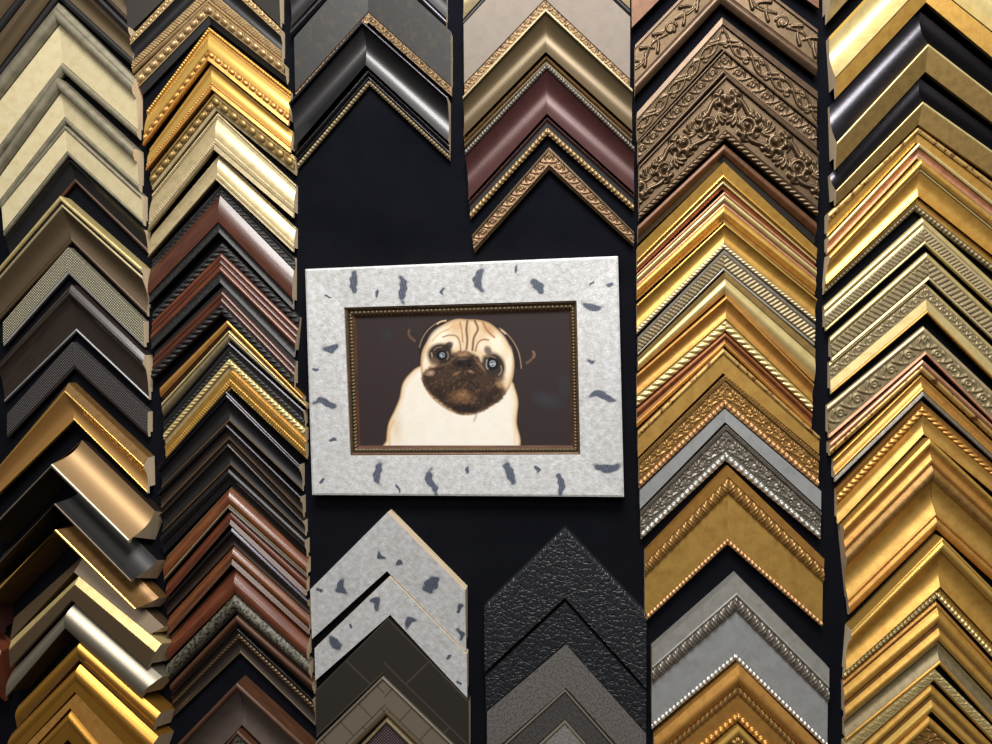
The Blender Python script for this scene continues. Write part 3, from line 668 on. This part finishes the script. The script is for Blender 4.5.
# ======== fifth column
S(5, 'copper brown corner sample cut off at the top of the fifth column', (720, -110, -62), (632, -24, 27), (819, -34, 8),
  [(4, 'f', 18, 15, 'copperd')])
S(5, 'bronze corner sample carved with roses and smooth inner lip', (721, -43, 2), (635, 46, 95), (817, 31, 75),
  [(.4, 'f', 20, 20, 'bronzed'), (3.6, 'f', 17, 15, 'bronze', 'o1.4'), (1.6, 'v', 14, 12, 'bronzed')])
S(5, 'bronze corner sample carved with interlaced vines', (722, 18, 48), (637, 113, 141), (817, 92, 125),
  [(.9, 'f', 18, 20, 'bronzed'), (2.9, 'f', 16, 14, 'bronze', 'n1.35')])
S(5, 'narrow bronze corner sample with small leaf carving', (724, 49, 73), (638, 142, 164), (817, 126, 151),
  [(.3, 'v', 19, 19, 'bronzed'), (2, 'f', 15, 14, 'bronze', 's'), (.5, 'v', 13, 12, 'bronzed')])
S(5, 'wide bronze corner sample with deep acanthus scrolls', (726, 74, 138), (639, 166, 220), (818, 152, 216),
  [(.35, 'v', 20, 20, 'bronzed'), (4.6, 'f', 16, 15, 'bronze', 'a1.5'), (.8, 'f', 13, 12, 'bronze', 'r')])
S(5, 'dark worn copper corner sample, topmost of the gold run in the fifth column', (724, 145, 161), (638, 226, 243), (816, 223, 243),
  [(1.2, 'v', 18, 14, 'copperd'), (.8, 'f', 12, 9, 'blackm')])
S(5, 'stepped antique gold corner sample under the dark worn copper one', (723, 163, 188), (637, 248, 272), (816, 249, 266),
  [(1.4, 'f', 22, 18, 'gold'), (.35, 'v', 18, 18, 'goldb'), (.35, 'f', 16, 15, 'golda'), (.3, 'v', 15, 15, 'goldp'), (.5, 'f', 12, 10, 'copper')])
S(5, 'gold corner sample with rosy grooves', (724, 192, 221), (637, 274, 300), (816, 268, 295),
  [(.3, 'v', 19, 19, 'pinkg'), (.6, 'v', 18, 17, 'goldp'), (.4, 'w', 16, 15, 'pinkg'), (1.2, 'v', 14, 12, 'gold'), (.4, 'f', 11, 10, 'golda')])
S(5, 'gold scooped corner sample with roped inner lip', (724, 223, 248), (637, 304, 334), (816, 299, 322),
  [(.3, 'v', 20, 20, 'goldb'), (1.7, 'w', 18, 13, 'gold'), (.6, 'f', 12, 12, 'champ', 'r')])
S(5, 'silvery olive corner sample with twisted rope band', (724, 250, 270), (638, 337, 355), (815, 325, 346),
  [(.3, 'f', 17, 17, 'pewter'), (1.1, 'f', 15, 14, 'champd', 'e'), (.25, 'v', 13, 13, 'silver')])
S(5, 'smooth pale gold corner sample', (725, 272, 294), (638, 357, 371), (815, 349, 382),
  [(.5, 'f', 18, 17, 'goldg'), (1.5, 'v', 15, 11, 'goldp')])
S(5, 'orange gold corner sample with bold twisted rope', (726, 296, 331), (637, 374, 407), (813, 384, 412),
  [(.4, 'v', 20, 20, 'goldo'), (1.5, 'w', 19, 14, 'goldo'), (.3, 'v', 14, 14, 'gold'), (1.1, 'f', 11, 11, 'goldp', 'r')])
S(5, 'coppery stepped corner sample under the bold rope one', (725, 333, 346), (637, 409, 428), (812, 414, 429),
  [(.4, 'v', 17, 17, 'copper'), (.4, 'w', 15, 14, 'copper'), (.5, 'v', 13, 12, 'goldo')])
S(5, 'flat leafed gold corner sample with chipped outer edge', (723, 348, 373), (638, 431, 457), (819, 433, 454),
  [(.6, 'v', 19, 18, 'goldw'), (1.8, 'f', 17, 16, 'goldl')])
S(5, 'ornate antique gold corner sample with bead row', (725, 375, 407), (639, 459, 489), (819, 456, 487),
  [(.5, 'f', 19, 18, 'golda', 't'), (2, 'f', 14, 13, 'golda', 'a1.1'), (.8, 'f', 12, 12, 'beadg', 'b')])
S(5, 'plain flat silver corner sample between two ornate ones', (725, 409, 422), (640, 491, 509), (821, 491, 510),
  [(1, 'f', 17, 16, 'greysl')])
S(5, 'ornate pewter corner sample with bead row', (726, 425, 461), (641, 511, 540), (821, 512, 540),
  [(.4, 'f', 19, 18, 'pewter', 't'), (2, 'f', 14, 13, 'pewter', 'a1.1'), (.8, 'f', 12, 12, 'silver', 'b')])
S(5, 'wide gold corner sample with carved ridge, flat panel and tiny beads', (728, 466, 545), (645, 552, 623), (823, 558, 628),
  [(.9, 'f', 22, 20, 'goldo'), (1.4, 'f', 17, 15, 'golda', 'g'), (3.7, 'f', 15, 13, 'goldl'), (.55, 'f', 12, 12, 'beadg', 'b')])
S(5, 'wide silver grey corner sample with carved ridge and tiny beads', (736, 574, 661), (652, 648, 731), (828, 667, 750),
  [(1.5, 'f', 22, 21, 'silver'), (.3, 'v', 21, 20, 'silver'), (1.4, 'f', 17, 15, 'pewter', 'g'), (3.6, 'f', 15, 13, 'greysl'), (.6, 'f', 12, 12, 'silver', 'b')])
S(5, 'orange gold corner sample with carved ridge near the bottom of the fifth column', (738, 663, 722), (654, 736, 792), (830, 755, 812),
  [(2, 'v', 20, 18, 'goldo'), (.9, 'f', 15, 14, 'golda', 'g'), (1.7, 'f', 14, 12, 'goldo'), (.8, 'f', 12, 12, 'goldo', 'b')])
S(5, 'gold leafy corner sample at the very bottom of the fifth column', (738, 725, 770), (656, 798, 845), (832, 818, 865),
  [(.5, 'v', 18, 18, 'goldb'), (2, 'f', 15, 14, 'golda', 'a1.1')])
# ======== far right column
S(6, 'tan corner sample in the top corner of the far right column, barely showing', (926, -150, -88), (826, -40, 24), (992, -88, -30),
  [(2, 'v', 20, 18, 'champ')])
S(6, 'bright gold scooped corner sample with flat gold front lip, top of the far right column', (922, -62, 2, 926), (829, 37, 98, 836), (992, -12, 57),
  [(.3, 'f', 14, 14, 'goldb'), (3, 'w', 14, 30, 'goldp'), (.15, 'f', 28, 30, 'goldbr'), (1.3, 'f', 31, 26, 'gold')], inner='goldg', hp=(14, 26))
S(6, 'wide black scooped corner sample with gold lip', (920, 10, 71, 926), (830, 106, 169, 836), (992, 60, 121),
  [(3.2, 'w', 8, 32, 'blackg'), (.25, 'v', 33, 33, 'goldp'), (1.7, 'f', 33, 24, 'goldg')], hp=(10, 26), inner='goldg')
S(6, 'narrower black scooped corner sample with gold lip under the wide one', (919, 78, 124, 919), (830, 172, 205, 836), (992, 130, 175),
  [(2.4, 'w', 10, 30, 'blackg'), (.25, 'v', 31, 31, 'goldp'), (1.5, 'f', 31, 24, 'goldg')], hp=(10, 26), inner='goldg')
S(6, 'gold corner sample with chipped rim, just below the black scooped pair', (917, 126, 142), (828, 214, 236), (992, 183, 199),
  [(.7, 'v', 19, 18, 'goldw'), (1.2, 'f', 16, 13, 'gold')])
S(6, 'rosy gold slim corner sample', (918, 143, 158), (828, 238, 254), (992, 202, 217),
  [(.5, 'v', 19, 19, 'goldp'), (.9, 'w', 17, 14, 'pinkg'), (.3, 'v', 13, 12, 'goldp')])
S(6, 'gold corner sample with broad dull scoop and beaded lip', (919, 160, 209, 917), (828, 256, 294, 825), (992, 220, 268),
  [(.9, 'v', 23, 22, 'gold'), (.2, 'v', 20, 20, 'goldp'), (2.4, 'w', 19, 18, 'gold'), (.6, 'f', 11, 10, 'gold'), (.6, 'f', 9, 9, 'champd', 'b')])
S(6, 'champagne corner sample with slanted rope band, upper of two similar', (925, 216, 244), (826, 306, 331), (992, 277, 305),
  [(.7, 'v', 20, 19, 'goldp'), (.3, 'f', 17, 16, 'champ'), (1.1, 'f', 15, 14, 'champd', 'e'), (.3, 'v', 12, 11, 'goldp')], flip=True)
S(6, 'champagne corner sample with wide ribbed leaf band, lower of two similar', (929, 251, 279), (832, 337, 361), (992, 310, 338),
  [(.7, 'v', 20, 19, 'goldp'), (1.7, 'f', 16, 14, 'champd', 'e'), (.3, 'f', 12, 11, 'champ')], flip=True)
S(6, 'champagne corner sample with carved scroll band and pale flat inner face', (927, 281, 313), (831, 363, 394), (992, 343, 378),
  [(.5, 'v', 20, 19, 'goldp'), (1.3, 'f', 16, 15, 'champd', 's'), (1.1, 'f', 14, 12, 'goldp'), (.3, 'v', 11, 10, 'goldo')], flip=True)
S(6, 'antique gold corner sample with foliage carving in its middle', (926, 326, 354), (829, 406, 438), (992, 388, 420),
  [(.6, 'v', 20, 19, 'champ'), (2, 'f', 15, 14, 'champd', 's1.2'), (.3, 'f', 12, 11, 'pinkg')], flip=True)
S(6, 'thin rosy corner sample with worn edge', (922, 360, 372), (830, 443, 456), (992, 425, 437),
  [(.5, 'v', 18, 17, 'pinkg'), (.6, 'v', 16, 14, 'goldw')])
S(6, 'gold corner sample with greyish inner lip', (923, 374, 396), (835, 460, 482), (992, 439, 459),
  [(.4, 'v', 19, 18, 'gold'), (1, 'w', 17, 14, 'goldo'), (.4, 'v', 13, 13, 'gold'), (.5, 'f', 12, 10, 'pewter', 'd')], flip=True)
S(6, 'warm gold corner sample with twisting leaf carving', (924, 401, 434), (838, 490, 524), (992, 461, 491),
  [(.5, 'f', 20, 21, 'goldo'), (.9, 'f', 17, 17, 'goldo', 'r'), (1.7, 'w', 15, 12, 'goldl')], flip=True)
S(6, 'widest gold corner sample with several steps and brown ridge', (926, 438, 530, 938), (841, 525, 616, 850), (992, 500, 579),
  [(.5, 'v', 26, 25, 'gold'), (.6, 'w', 25, 23, 'goldo'), (.5, 'v', 23, 22, 'goldo'), (1, 'v', 21, 19, 'golda'), (2, 'w', 18, 14, 'goldl'), (.3, 'v', 14, 14, 'goldo'), (.8, 'v', 13, 11, 'goldo')])
S(6, 'shiny gold corner sample with dark scoop and pearl row', (939, 536, 599), (849, 628, 680, 845), (992, 590, 656),
  [(.3, 'v', 26, 26, 'goldb'), (.9, 'v', 26, 23, 'goldb'), (3, 'w', 21, 19, 'gold'), (.5, 'v', 12, 11, 'goldb'), (.6, 'f', 10, 10, 'goldp', 'b')])
S(6, 'gold corner sample with rounded double ridge below the pearl row one', (939, 603, 641), (845, 684, 720), (992, 661, 697),
  [(.5, 'v', 21, 20, 'goldo'), (1.3, 'v', 18, 16, 'gold'), (.3, 'f', 14, 14, 'goldbr'), (1, 'v', 14, 12, 'gold')], flip=True)
S(6, 'brownish gold corner sample near the bottom of the far right column', (940, 643, 665), (846, 722, 742), (992, 699, 722),
  [(.3, 'f', 21, 21, 'goldp'), (1.2, 'w', 18, 13, 'champd'), (.4, 'v', 12, 12, 'gold')], flip=True)
S(6, 'pale gold corner sample with carved foliage strip near the bottom', (935, 666, 682), (845, 745, 762), (992, 722, 741),
  [(1, 'f', 16, 14, 'goldp', 's'), (.2, 'f', 12, 10, 'gold')])
S(6, 'plain gold corner sample second from the bottom of the far right column', (932, 684, 712), (845, 765, 790), (992, 744, 770),
  [(.9, 'v', 18, 16, 'gold'), (.3, 'f', 14, 14, 'goldbr'), (.9, 'v', 14, 12, 'goldb')], flip=True)
S(6, 'gold carved corner sample at the very bottom of the far right column', (928, 714, 744), (845, 793, 826), (992, 774, 806),
  [(.8, 'v', 18, 17, 'gold'), (1.4, 'f', 14, 13, 'golda', 't')])
# ======== the framed pug picture
fr = empty('picture', (unproject(468, 376, 0.0)[0], 0.0, unproject(468, 376, 0.0)[2]))
tag(fr, 'framed picture of a pug in a birch bark frame hanging on black felt', 'picture')
def quad(pts, h): return [unproject(x, y, h/1000) for x, y in pts]
QO = quad([(305, 269), (618, 256), (624, 497), (312, 495)], 24)
QM = quad([(344.6, 307.6), (576.6, 300.7), (580.3, 454.6), (350.7, 455.6)], 18)
QP = quad([(356, 318), (569, 311.7), (571.8, 445.5), (360, 445.5)], 10)
blf = make_paint([(354.5, 282, 12, 4, 92), (402.5, 289, 13.5, 4.2, 80), (377, 293.5, 4, 1.6, 90), (442.5, 291.5, 4, 1.8, 90), (480, 279.5, 13, 4.6, 88),
    (516, 269, 4, 1.4, 90), (537, 286.5, 9, 5, 60), (328, 296.5, 4, 1.2, 8), (331, 347.5, 9, 4, -12), (316, 369.5, 3.6, 1.6, 0), (325.5, 403.5, 12, 4, 4),
    (333, 440, 4, 1.8, 10), (322, 481, 4, 1.5, -30), (378.5, 472.5, 12, 4, 82), (432, 481.5, 13, 4.2, 84), (398, 488.5, 5, 1.4, 70), (467.5, 470, 4, 2, 90),
    (509.5, 473, 13, 4.4, 75), (537, 469.5, 4, 2.6, 80), (560, 484, 12, 3.6, 92), (592.5, 306.5, 10.5, 3.8, 10), (609.5, 285, 3.6, 2.2, 0), (591.5, 283.5, 3.5, 1, -50),
    (591, 361.5, 4, 2, 0), (602, 396.5, 13.5, 4.2, 2), (607.5, 467, 14.5, 4.2, 2)])
for k in range(4):
    j = (k+1) % 4
    rail(fr, QO[k], QM[k], QO[j], QM[j], [(.3, 'f', 23, 24, 'birch'), (6, 'f', 24, 21, 'birch')], 'raw', 'birch', 1, paint=blf, caps=False, rabbet=False)
for k in range(4):
    j = (k+1) % 4
    rail(fr, QM[k], QP[k], QM[j], QP[j], [(1.2, 'v', 17, 15, 'bronzed'), (1.6, 'f', 13.5, 13.5, 'obrz', 'b'), (1.0, 'f', 13, 9, 'walnd')], 'bronzed', 'walnd', 1, caps=False, name='fillet', rabbet=False)
# printed pug, painted point by point on the print's own surface
NU, NV = 460, 300
uu, vv = np.meshgrid(np.linspace(0, 1, NU), np.linspace(0, 1, NV), indexing='ij')
pc = np.array([(355, 317), (570, 310.7), (572.8, 446.5), (359, 446.5)], float)
XY = (pc[0]*((1-uu)*(1-vv))[..., None]+pc[1]*(uu*(1-vv))[..., None]+pc[2]*(uu*vv)[..., None]+pc[3]*((1-uu)*vv)[..., None])
X, Y = XY[..., 0]-1.6, XY[..., 1]
fuzz = 0.35*np.sin(X*2.7+1.3*np.sin(Y*1.9))+0.35*np.sin(Y*3.1+1.1*np.sin(X*2.3))
IM = np.zeros((NU, NV, 3)); IM[:] = lin((48, 39, 39))
def vnoise(cell, seed):
    r = np.random.RandomState(seed).rand(400, 400); gx, gy = (X-340)/cell, (Y-300)/cell
    ix, iy = gx.astype(int), gy.astype(int); fx, fy = gx-ix, gy-iy
    fx, fy = fx*fx*(3-2*fx), fy*fy*(3-2*fy)
    return (r[ix, iy]*(1-fx)*(1-fy)+r[ix+1, iy]*fx*(1-fy)+r[ix, iy+1]*(1-fx)*fy+r[ix+1, iy+1]*fx*fy)*2-1
fuzz = 0.5*vnoise(3.0, 1)+0.35*vnoise(1.4, 2)+0.2*vnoise(0.8, 3)
def put(mask, c):
    global IM
    m = np.clip(mask, 0, 1)[..., None]; IM = IM*(1-m)+np.array(lin(c))*m
def smooth_poly(pts, n=8):
    P = np.array(pts, float); out = []
    for i in range(len(P)):
        a, b, c, d = P[i-1], P[i], P[(i+1) % len(P)], P[(i+2) % len(P)]
        for t in np.linspace(0, 1, n, endpoint=False):
            out.append(0.5*((2*b)+(-a+c)*t+(2*a-5*b+4*c-d)*t*t+(-a+3*b-3*c+d)*t**3))
    return np.array(out)
def poly_sd(pts):
    P = smooth_poly(pts); inside = np.zeros(X.shape, bool); dm = np.full(X.shape, 1e9)
    for i in range(len(P)):
        x0, y0 = P[i-1]; x1, y1 = P[i]
        dx, dy = x1-x0, y1-y0; L2 = dx*dx+dy*dy+1e-9
        t = np.clip(((X-x0)*dx+(Y-y0)*dy)/L2, 0, 1)
        dm = np.minimum(dm, (X-x0-t*dx)**2+(Y-y0-t*dy)**2)
        c = ((y0 > Y) != (y1 > Y))
        xi = x0+(Y-y0)*dx/(dy if abs(dy) > 1e-9 else 1e-9)
        inside ^= c & (X < xi)
    return np.where(inside, 1, -1)*np.sqrt(dm)
def line(pts, w, c, soft=0.6, op=1.0):
    q = stroke(pts, 1, 1, 12)[:, :2]; dm = np.full(X.shape, 1e9)
    for (x0, y0), (x1, y1) in zip(q[:-1], q[1:]):
        dx, dy = x1-x0, y1-y0; t = np.clip(((X-x0)*dx+(Y-y0)*dy)/(dx*dx+dy*dy+1e-9), 0, 1)
        dm = np.minimum(dm, np.hypot(X-x0-t*dx, Y-y0-t*dy))
    put(np.clip((w/2-dm)/soft+0.5, 0, 1)*op, c)
def blob(cx, cy, rx, ry, c, ang=0, soft=0.35, op=1.0):
    a = math.radians(ang); dx, dy = X-cx, Y-cy
    p = dx*math.cos(a)+dy*math.sin(a); q = -dx*math.sin(a)+dy*math.cos(a)
    d = np.hypot(p/rx, q/ry); put(np.clip((1-d)/soft+0.3, 0, 1)*op, c)
blob(546, 400, 16, 8, (52, 54, 60), 15, 0.9, 0.7); blob(386, 335, 7, 6, (46, 50, 52), 0, 0.9, 0.6); blob(563, 385, 7, 12, (50, 50, 54), 0, 0.9, 0.5)
# body
body = [(385, 452), (385.5, 440), (387.5, 424), (394, 410), (399, 398), (402, 384), (409, 374), (420, 366), (440, 364), (490, 372), (510, 380), (515, 389), (518, 403), (516, 420), (515.5, 452), (450, 462)]
sd = poly_sd(body)
put(sd+0.5, (176, 146, 108)); put((sd-0.5)/1.6, (222, 202, 172)); put((sd-1.5+fuzz)/5, (232, 226, 214))
put(np.clip(sd/4, 0, 1)*np.clip((vnoise(9, 21)+0.6*vnoise(3, 22))*0.5+0.2, 0, 1)*0.35, (222, 204, 176))
put(np.clip(sd/3, 0, 1)*np.clip(1-np.hypot((X-396)/9, (Y-428)/24), 0, 1)*0.7, (210, 184, 148))
line([(389, 446), (388.5, 432), (393, 420)], 2.4, (214, 170, 112), 2.0, 0.7)
line([(515, 395), (516, 410), (515, 430), (514, 446)], 1.5, (226, 190, 140), 1.6, 0.6)
line([(476, 411), (476, 416), (474, 421)], 1.6, (170, 130, 95), 1.2, 0.7)
# ears: dark folds with thin rim light
ear_l = [(446, 320), (430, 325), (421, 337), (418, 350), (421, 356), (428, 342), (440, 328)]
put(poly_sd(ear_l)+0.5, (38, 30, 30))
ear_r = [(496, 325), (507, 331), (516, 343), (520, 357), (521, 369), (515, 366), (512, 348), (503, 334)]
put(poly_sd(ear_r)+0.5, (38, 30, 30))
line([(446, 320.5), (437, 323), (428, 330), (422, 339), (419, 348)], 0.8, (170, 140, 110), 0.8, 0.8)
line([(446, 320.5), (441, 321.5), (437, 324)], 1.3, (230, 200, 165), 0.8, 0.8)
line([(499, 328), (504, 331), (512, 340), (517.5, 350), (520, 360), (521, 369)], 0.9, (168, 138, 110), 0.8, 0.85)
line([(501, 330), (506, 334)], 1.3, (230, 200, 165), 0.8, 0.8)
line([(409, 330), (408.3, 334), (411, 338), (415, 341)], 1.6, (126, 92, 68), 1.6, 0.7)
line([(533, 352), (532.5, 357), (529, 361), (526, 363)], 2.0, (122, 92, 72), 1.8, 0.7); line([(532, 351), (534.5, 354.5), (533, 358)], 1.0, (140, 112, 90), 1.0, 0.8)
# head
head = [(421, 358), (423, 349), (428, 340), (436, 330), (447, 322.5), (457, 319), (468, 319.5), (479, 320), (490, 323.5), (501, 333), (509, 345), (513.5, 358), (513.5, 372), (510, 386), (503, 396), (492, 406), (478, 413), (462, 415), (446, 409), (432, 398), (424, 386), (421, 372)]
sh = poly_sd(head)
put(sh+0.6, (180, 148, 112)); put((sh-0.5)/2.6, (220, 194, 158))
blob(440, 337, 13, 8, (240, 228, 206), -42, 0.8, 0.95); blob(497, 344, 9, 14, (240, 226, 202), -30, 0.8, 0.9); blob(508, 364, 4, 16, (238, 224, 202), 5, 0.8, 0.9)
blob(427, 362, 4, 9, (236, 222, 198), 15, 0.7, 0.9); blob(453, 343, 7, 6, (236, 222, 198), 0, 0.9, 0.9); blob(483, 346, 6, 6, (234, 220, 196), 30, 0.9, 0.85)
blob(458, 326, 8, 5, (205, 160, 108), -30, 1.0, 0.6); blob(488, 329, 9, 5, (190, 140, 92), 40, 1.0, 0.75); blob(468, 330, 3, 9, (196, 150, 104), 0, 1.0, 0.5)
# wrinkles
for pts, w, c in (([(467.5, 321), (466.5, 330), (467.5, 340), (466.5, 350)], 2.2, (96, 64, 42)), ([(475, 321), (478, 329), (474, 338), (472.5, 351)], 2.3, (100, 66, 44)),
                  ([(460, 322), (462, 331), (463, 343)], 1.6, (168, 122, 82)), ([(483, 322), (487, 330), (495, 338)], 2.0, (158, 112, 76)),
                  ([(443, 337), (450, 335), (457, 336.5), (460, 343), (461, 350)], 1.4, (120, 90, 68)), ([(475.5, 351), (478, 343), (483, 339.5), (489, 340)], 1.5, (116, 86, 62)),
                  ([(432, 341), (440, 333), (450, 329)], 1.4, (205, 168, 122)), ([(455, 321), (452, 327), (444, 331)], 0.8, (196, 150, 100)),
                  ([(502, 340), (507, 350), (508, 358)], 0.8, (222, 190, 150))):
    line(pts, w, c, 1.0, 0.85)
# mask
mask = [(446, 358), (455, 352.5), (463, 350.5), (472, 352.5), (481, 360), (488, 370), (496, 379), (503, 386), (505, 393), (499, 401), (488, 408), (476, 413.5), (463, 414.5), (450, 409), (438, 401), (428, 391), (422.5, 381), (423, 372), (429, 368), (437, 365)]
sm_ = poly_sd(mask)
put((sm_+1.4+1.5*fuzz)/2.4, (96, 72, 54)); put((sm_-0.3+1.6*fuzz)/2.6, (52, 38, 30))
put(np.clip((sm_-3)/4, 0, 1)*np.clip(fuzz*1.6-0.1, 0, 1)*0.8, (104, 78, 56))
blob(463, 354, 9, 3.2, (150, 118, 88), 0, 0.9, 0.85); blob(447, 362, 10, 1.8, (128, 100, 76), -28, 1.0, 0.75); blob(482, 367, 12, 1.8, (140, 108, 80), 50, 1.0, 0.7)
blob(448, 377, 13, 9, (70, 52, 40), -10, 0.8, 0.7); blob(484, 381, 11, 10, (66, 48, 37), 30, 0.8, 0.7)
blob(462, 397, 14, 7, (112, 80, 54), 5, 0.8, 0.75); blob(463, 394, 6, 5, (140, 104, 72), 0, 0.8, 0.6)
blob(464, 408, 17, 4.5, (34, 24, 22), 3, 0.7, 0.9); blob(440, 393, 10, 5, (40, 29, 25), 50, 0.8, 0.8); blob(489, 399, 9, 4, (40, 29, 25), -40, 0.8, 0.8)
line([(450, 388), (456, 382), (463, 380), (471, 382), (478, 389)], 1.6, (34, 24, 20), 1.2, 0.85)
line([(463, 372), (462, 380)], 1.2, (30, 22, 20), 1.0, 0.8)
blob(430, 373, 5, 3, (170, 140, 116), -10, 0.8, 0.8); blob(500, 384, 5.5, 4, (168, 132, 92), 40, 0.9, 0.7); blob(504, 391, 3, 5, (120, 92, 64), 20, 0.9, 0.5)
# nose
blob(464.5, 362.5, 10, 5.4, (30, 23, 24), 0, 0.5, 0.95); blob(459.5, 364.5, 2, 1.8, (8, 6, 8), 0, 0.6); blob(469.5, 365, 2, 1.8, (8, 6, 8), 0, 0.6)
blob(463, 358.8, 6, 1.4, (92, 76, 72), 0, 0.9, 0.8); blob(471, 371.5, 3, 1.5, (150, 122, 104), 20, 0.9, 0.8); blob(457, 373, 4.5, 1.4, (138, 104, 78), -30, 0.9, 0.8)
# eyes
blob(440, 354, 13.5, 11.5, (52, 40, 35), -15, 0.3); blob(448.5, 346, 6, 4.2, (44, 34, 32), -40, 0.5, 0.95); blob(434, 362, 6, 5, (120, 94, 74), 20, 0.7, 0.6); blob(446, 359, 6, 4, (44, 33, 30), -25, 0.6, 0.9)
blob(494.5, 366, 11, 14.5, (52, 40, 35), -18, 0.3); blob(488, 350.5, 4, 5.5, (92, 80, 74), -30, 0.6, 0.9); blob(487, 361, 5, 7, (44, 33, 30), -30, 0.6, 0.9); blob(499, 378, 6, 5, (70, 52, 42), 0, 0.7, 0.8)
line([(434, 350), (437, 347.5), (442, 346.8)], 1.0, (150, 120, 96), 0.9, 0.7); line([(431.5, 353), (432.3, 357)], 1.2, (176, 158, 140), 0.9, 0.8)
line([(447.5, 352), (448.5, 356), (447, 359.5)], 1.2, (150, 128, 108), 1.0, 0.7); line([(487, 357), (491, 356), (496, 358)], 1.0, (150, 128, 110), 0.9, 0.7)
line([(501, 366), (501.5, 371), (499, 375)], 1.2, (160, 140, 124), 1.0, 0.75); line([(487, 360), (486.5, 366), (488, 369)], 1.3, (176, 170, 164), 0.9, 0.8)
def ring(cx, cy, r0, r1, c, op=1.0):
    d = np.hypot(X-cx, Y-cy); put(np.clip((r1-d)/0.7+.5, 0, 1)*np.clip((d-r0)/0.7+.5, 0, 1)*op, c)
blob(441.5, 355, 5.6, 5.4, (16, 15, 18), 0, 0.3); ring(442.3, 355, 1.6, 2.7, (140, 150, 160), 0.9); blob(441.8, 355.4, 1.0, 1.0, (210, 216, 222), 0, 0.6, 0.8)
blob(492.8, 364, 6.2, 6.6, (16, 15, 18), 0, 0.3); ring(492.6, 363.5, 2.0, 3.2, (150, 160, 168), 0.9); line([(491, 364.5), (493, 363.2), (494.5, 364.5)], 1.0, (210, 216, 222), 0.7, 0.9)
# fine fur grain
n1 = 0.6*vnoise(1.6, 7)+0.6*vnoise(0.8, 8)
fur = np.clip((sm_)/3, 0, 1)*0.42+np.clip(sh/3, 0, 1)*0.05
IM = IM*(1+(n1*fur)[..., None]); IM = np.clip(IM, 0, 1)
Z = np.zeros((NU, NV, 3))
c4 = [unproject(x, y, 0.009) for x, y in pc]
for a, wgt in zip(c4, ((1-uu)*(1-vv), uu*(1-vv), uu*vv, (1-uu)*vv)): Z += a[None, None]*wgt[..., None]
pm = MB(); pm.grid(Z, np.stack([uu*.3, vv*.2], -1), IM)
po = pm.build('print', MATS['print'], fr, smooth=False, paint=True); po['label'] = 'print of a fawn pug with a black face on a dark brown ground'
bk = MB(); bq = [p + np.array([0, 0.0085, 0]) for p in [unproject(x, y, 0.009) for x, y in ((340, 304), (580, 297), (583, 458), (346, 459))]]
bk.poly(bq); f2 = [p + np.array([0, -0.006, 0]) for p in bq]; bk.poly(f2[::-1])
for k in range(4): bk.poly([bq[k], bq[(k+1) % 4], f2[(k+1) % 4], f2[k]])
bk.build('backing_board', MATS['rawd'], fr, smooth=False)
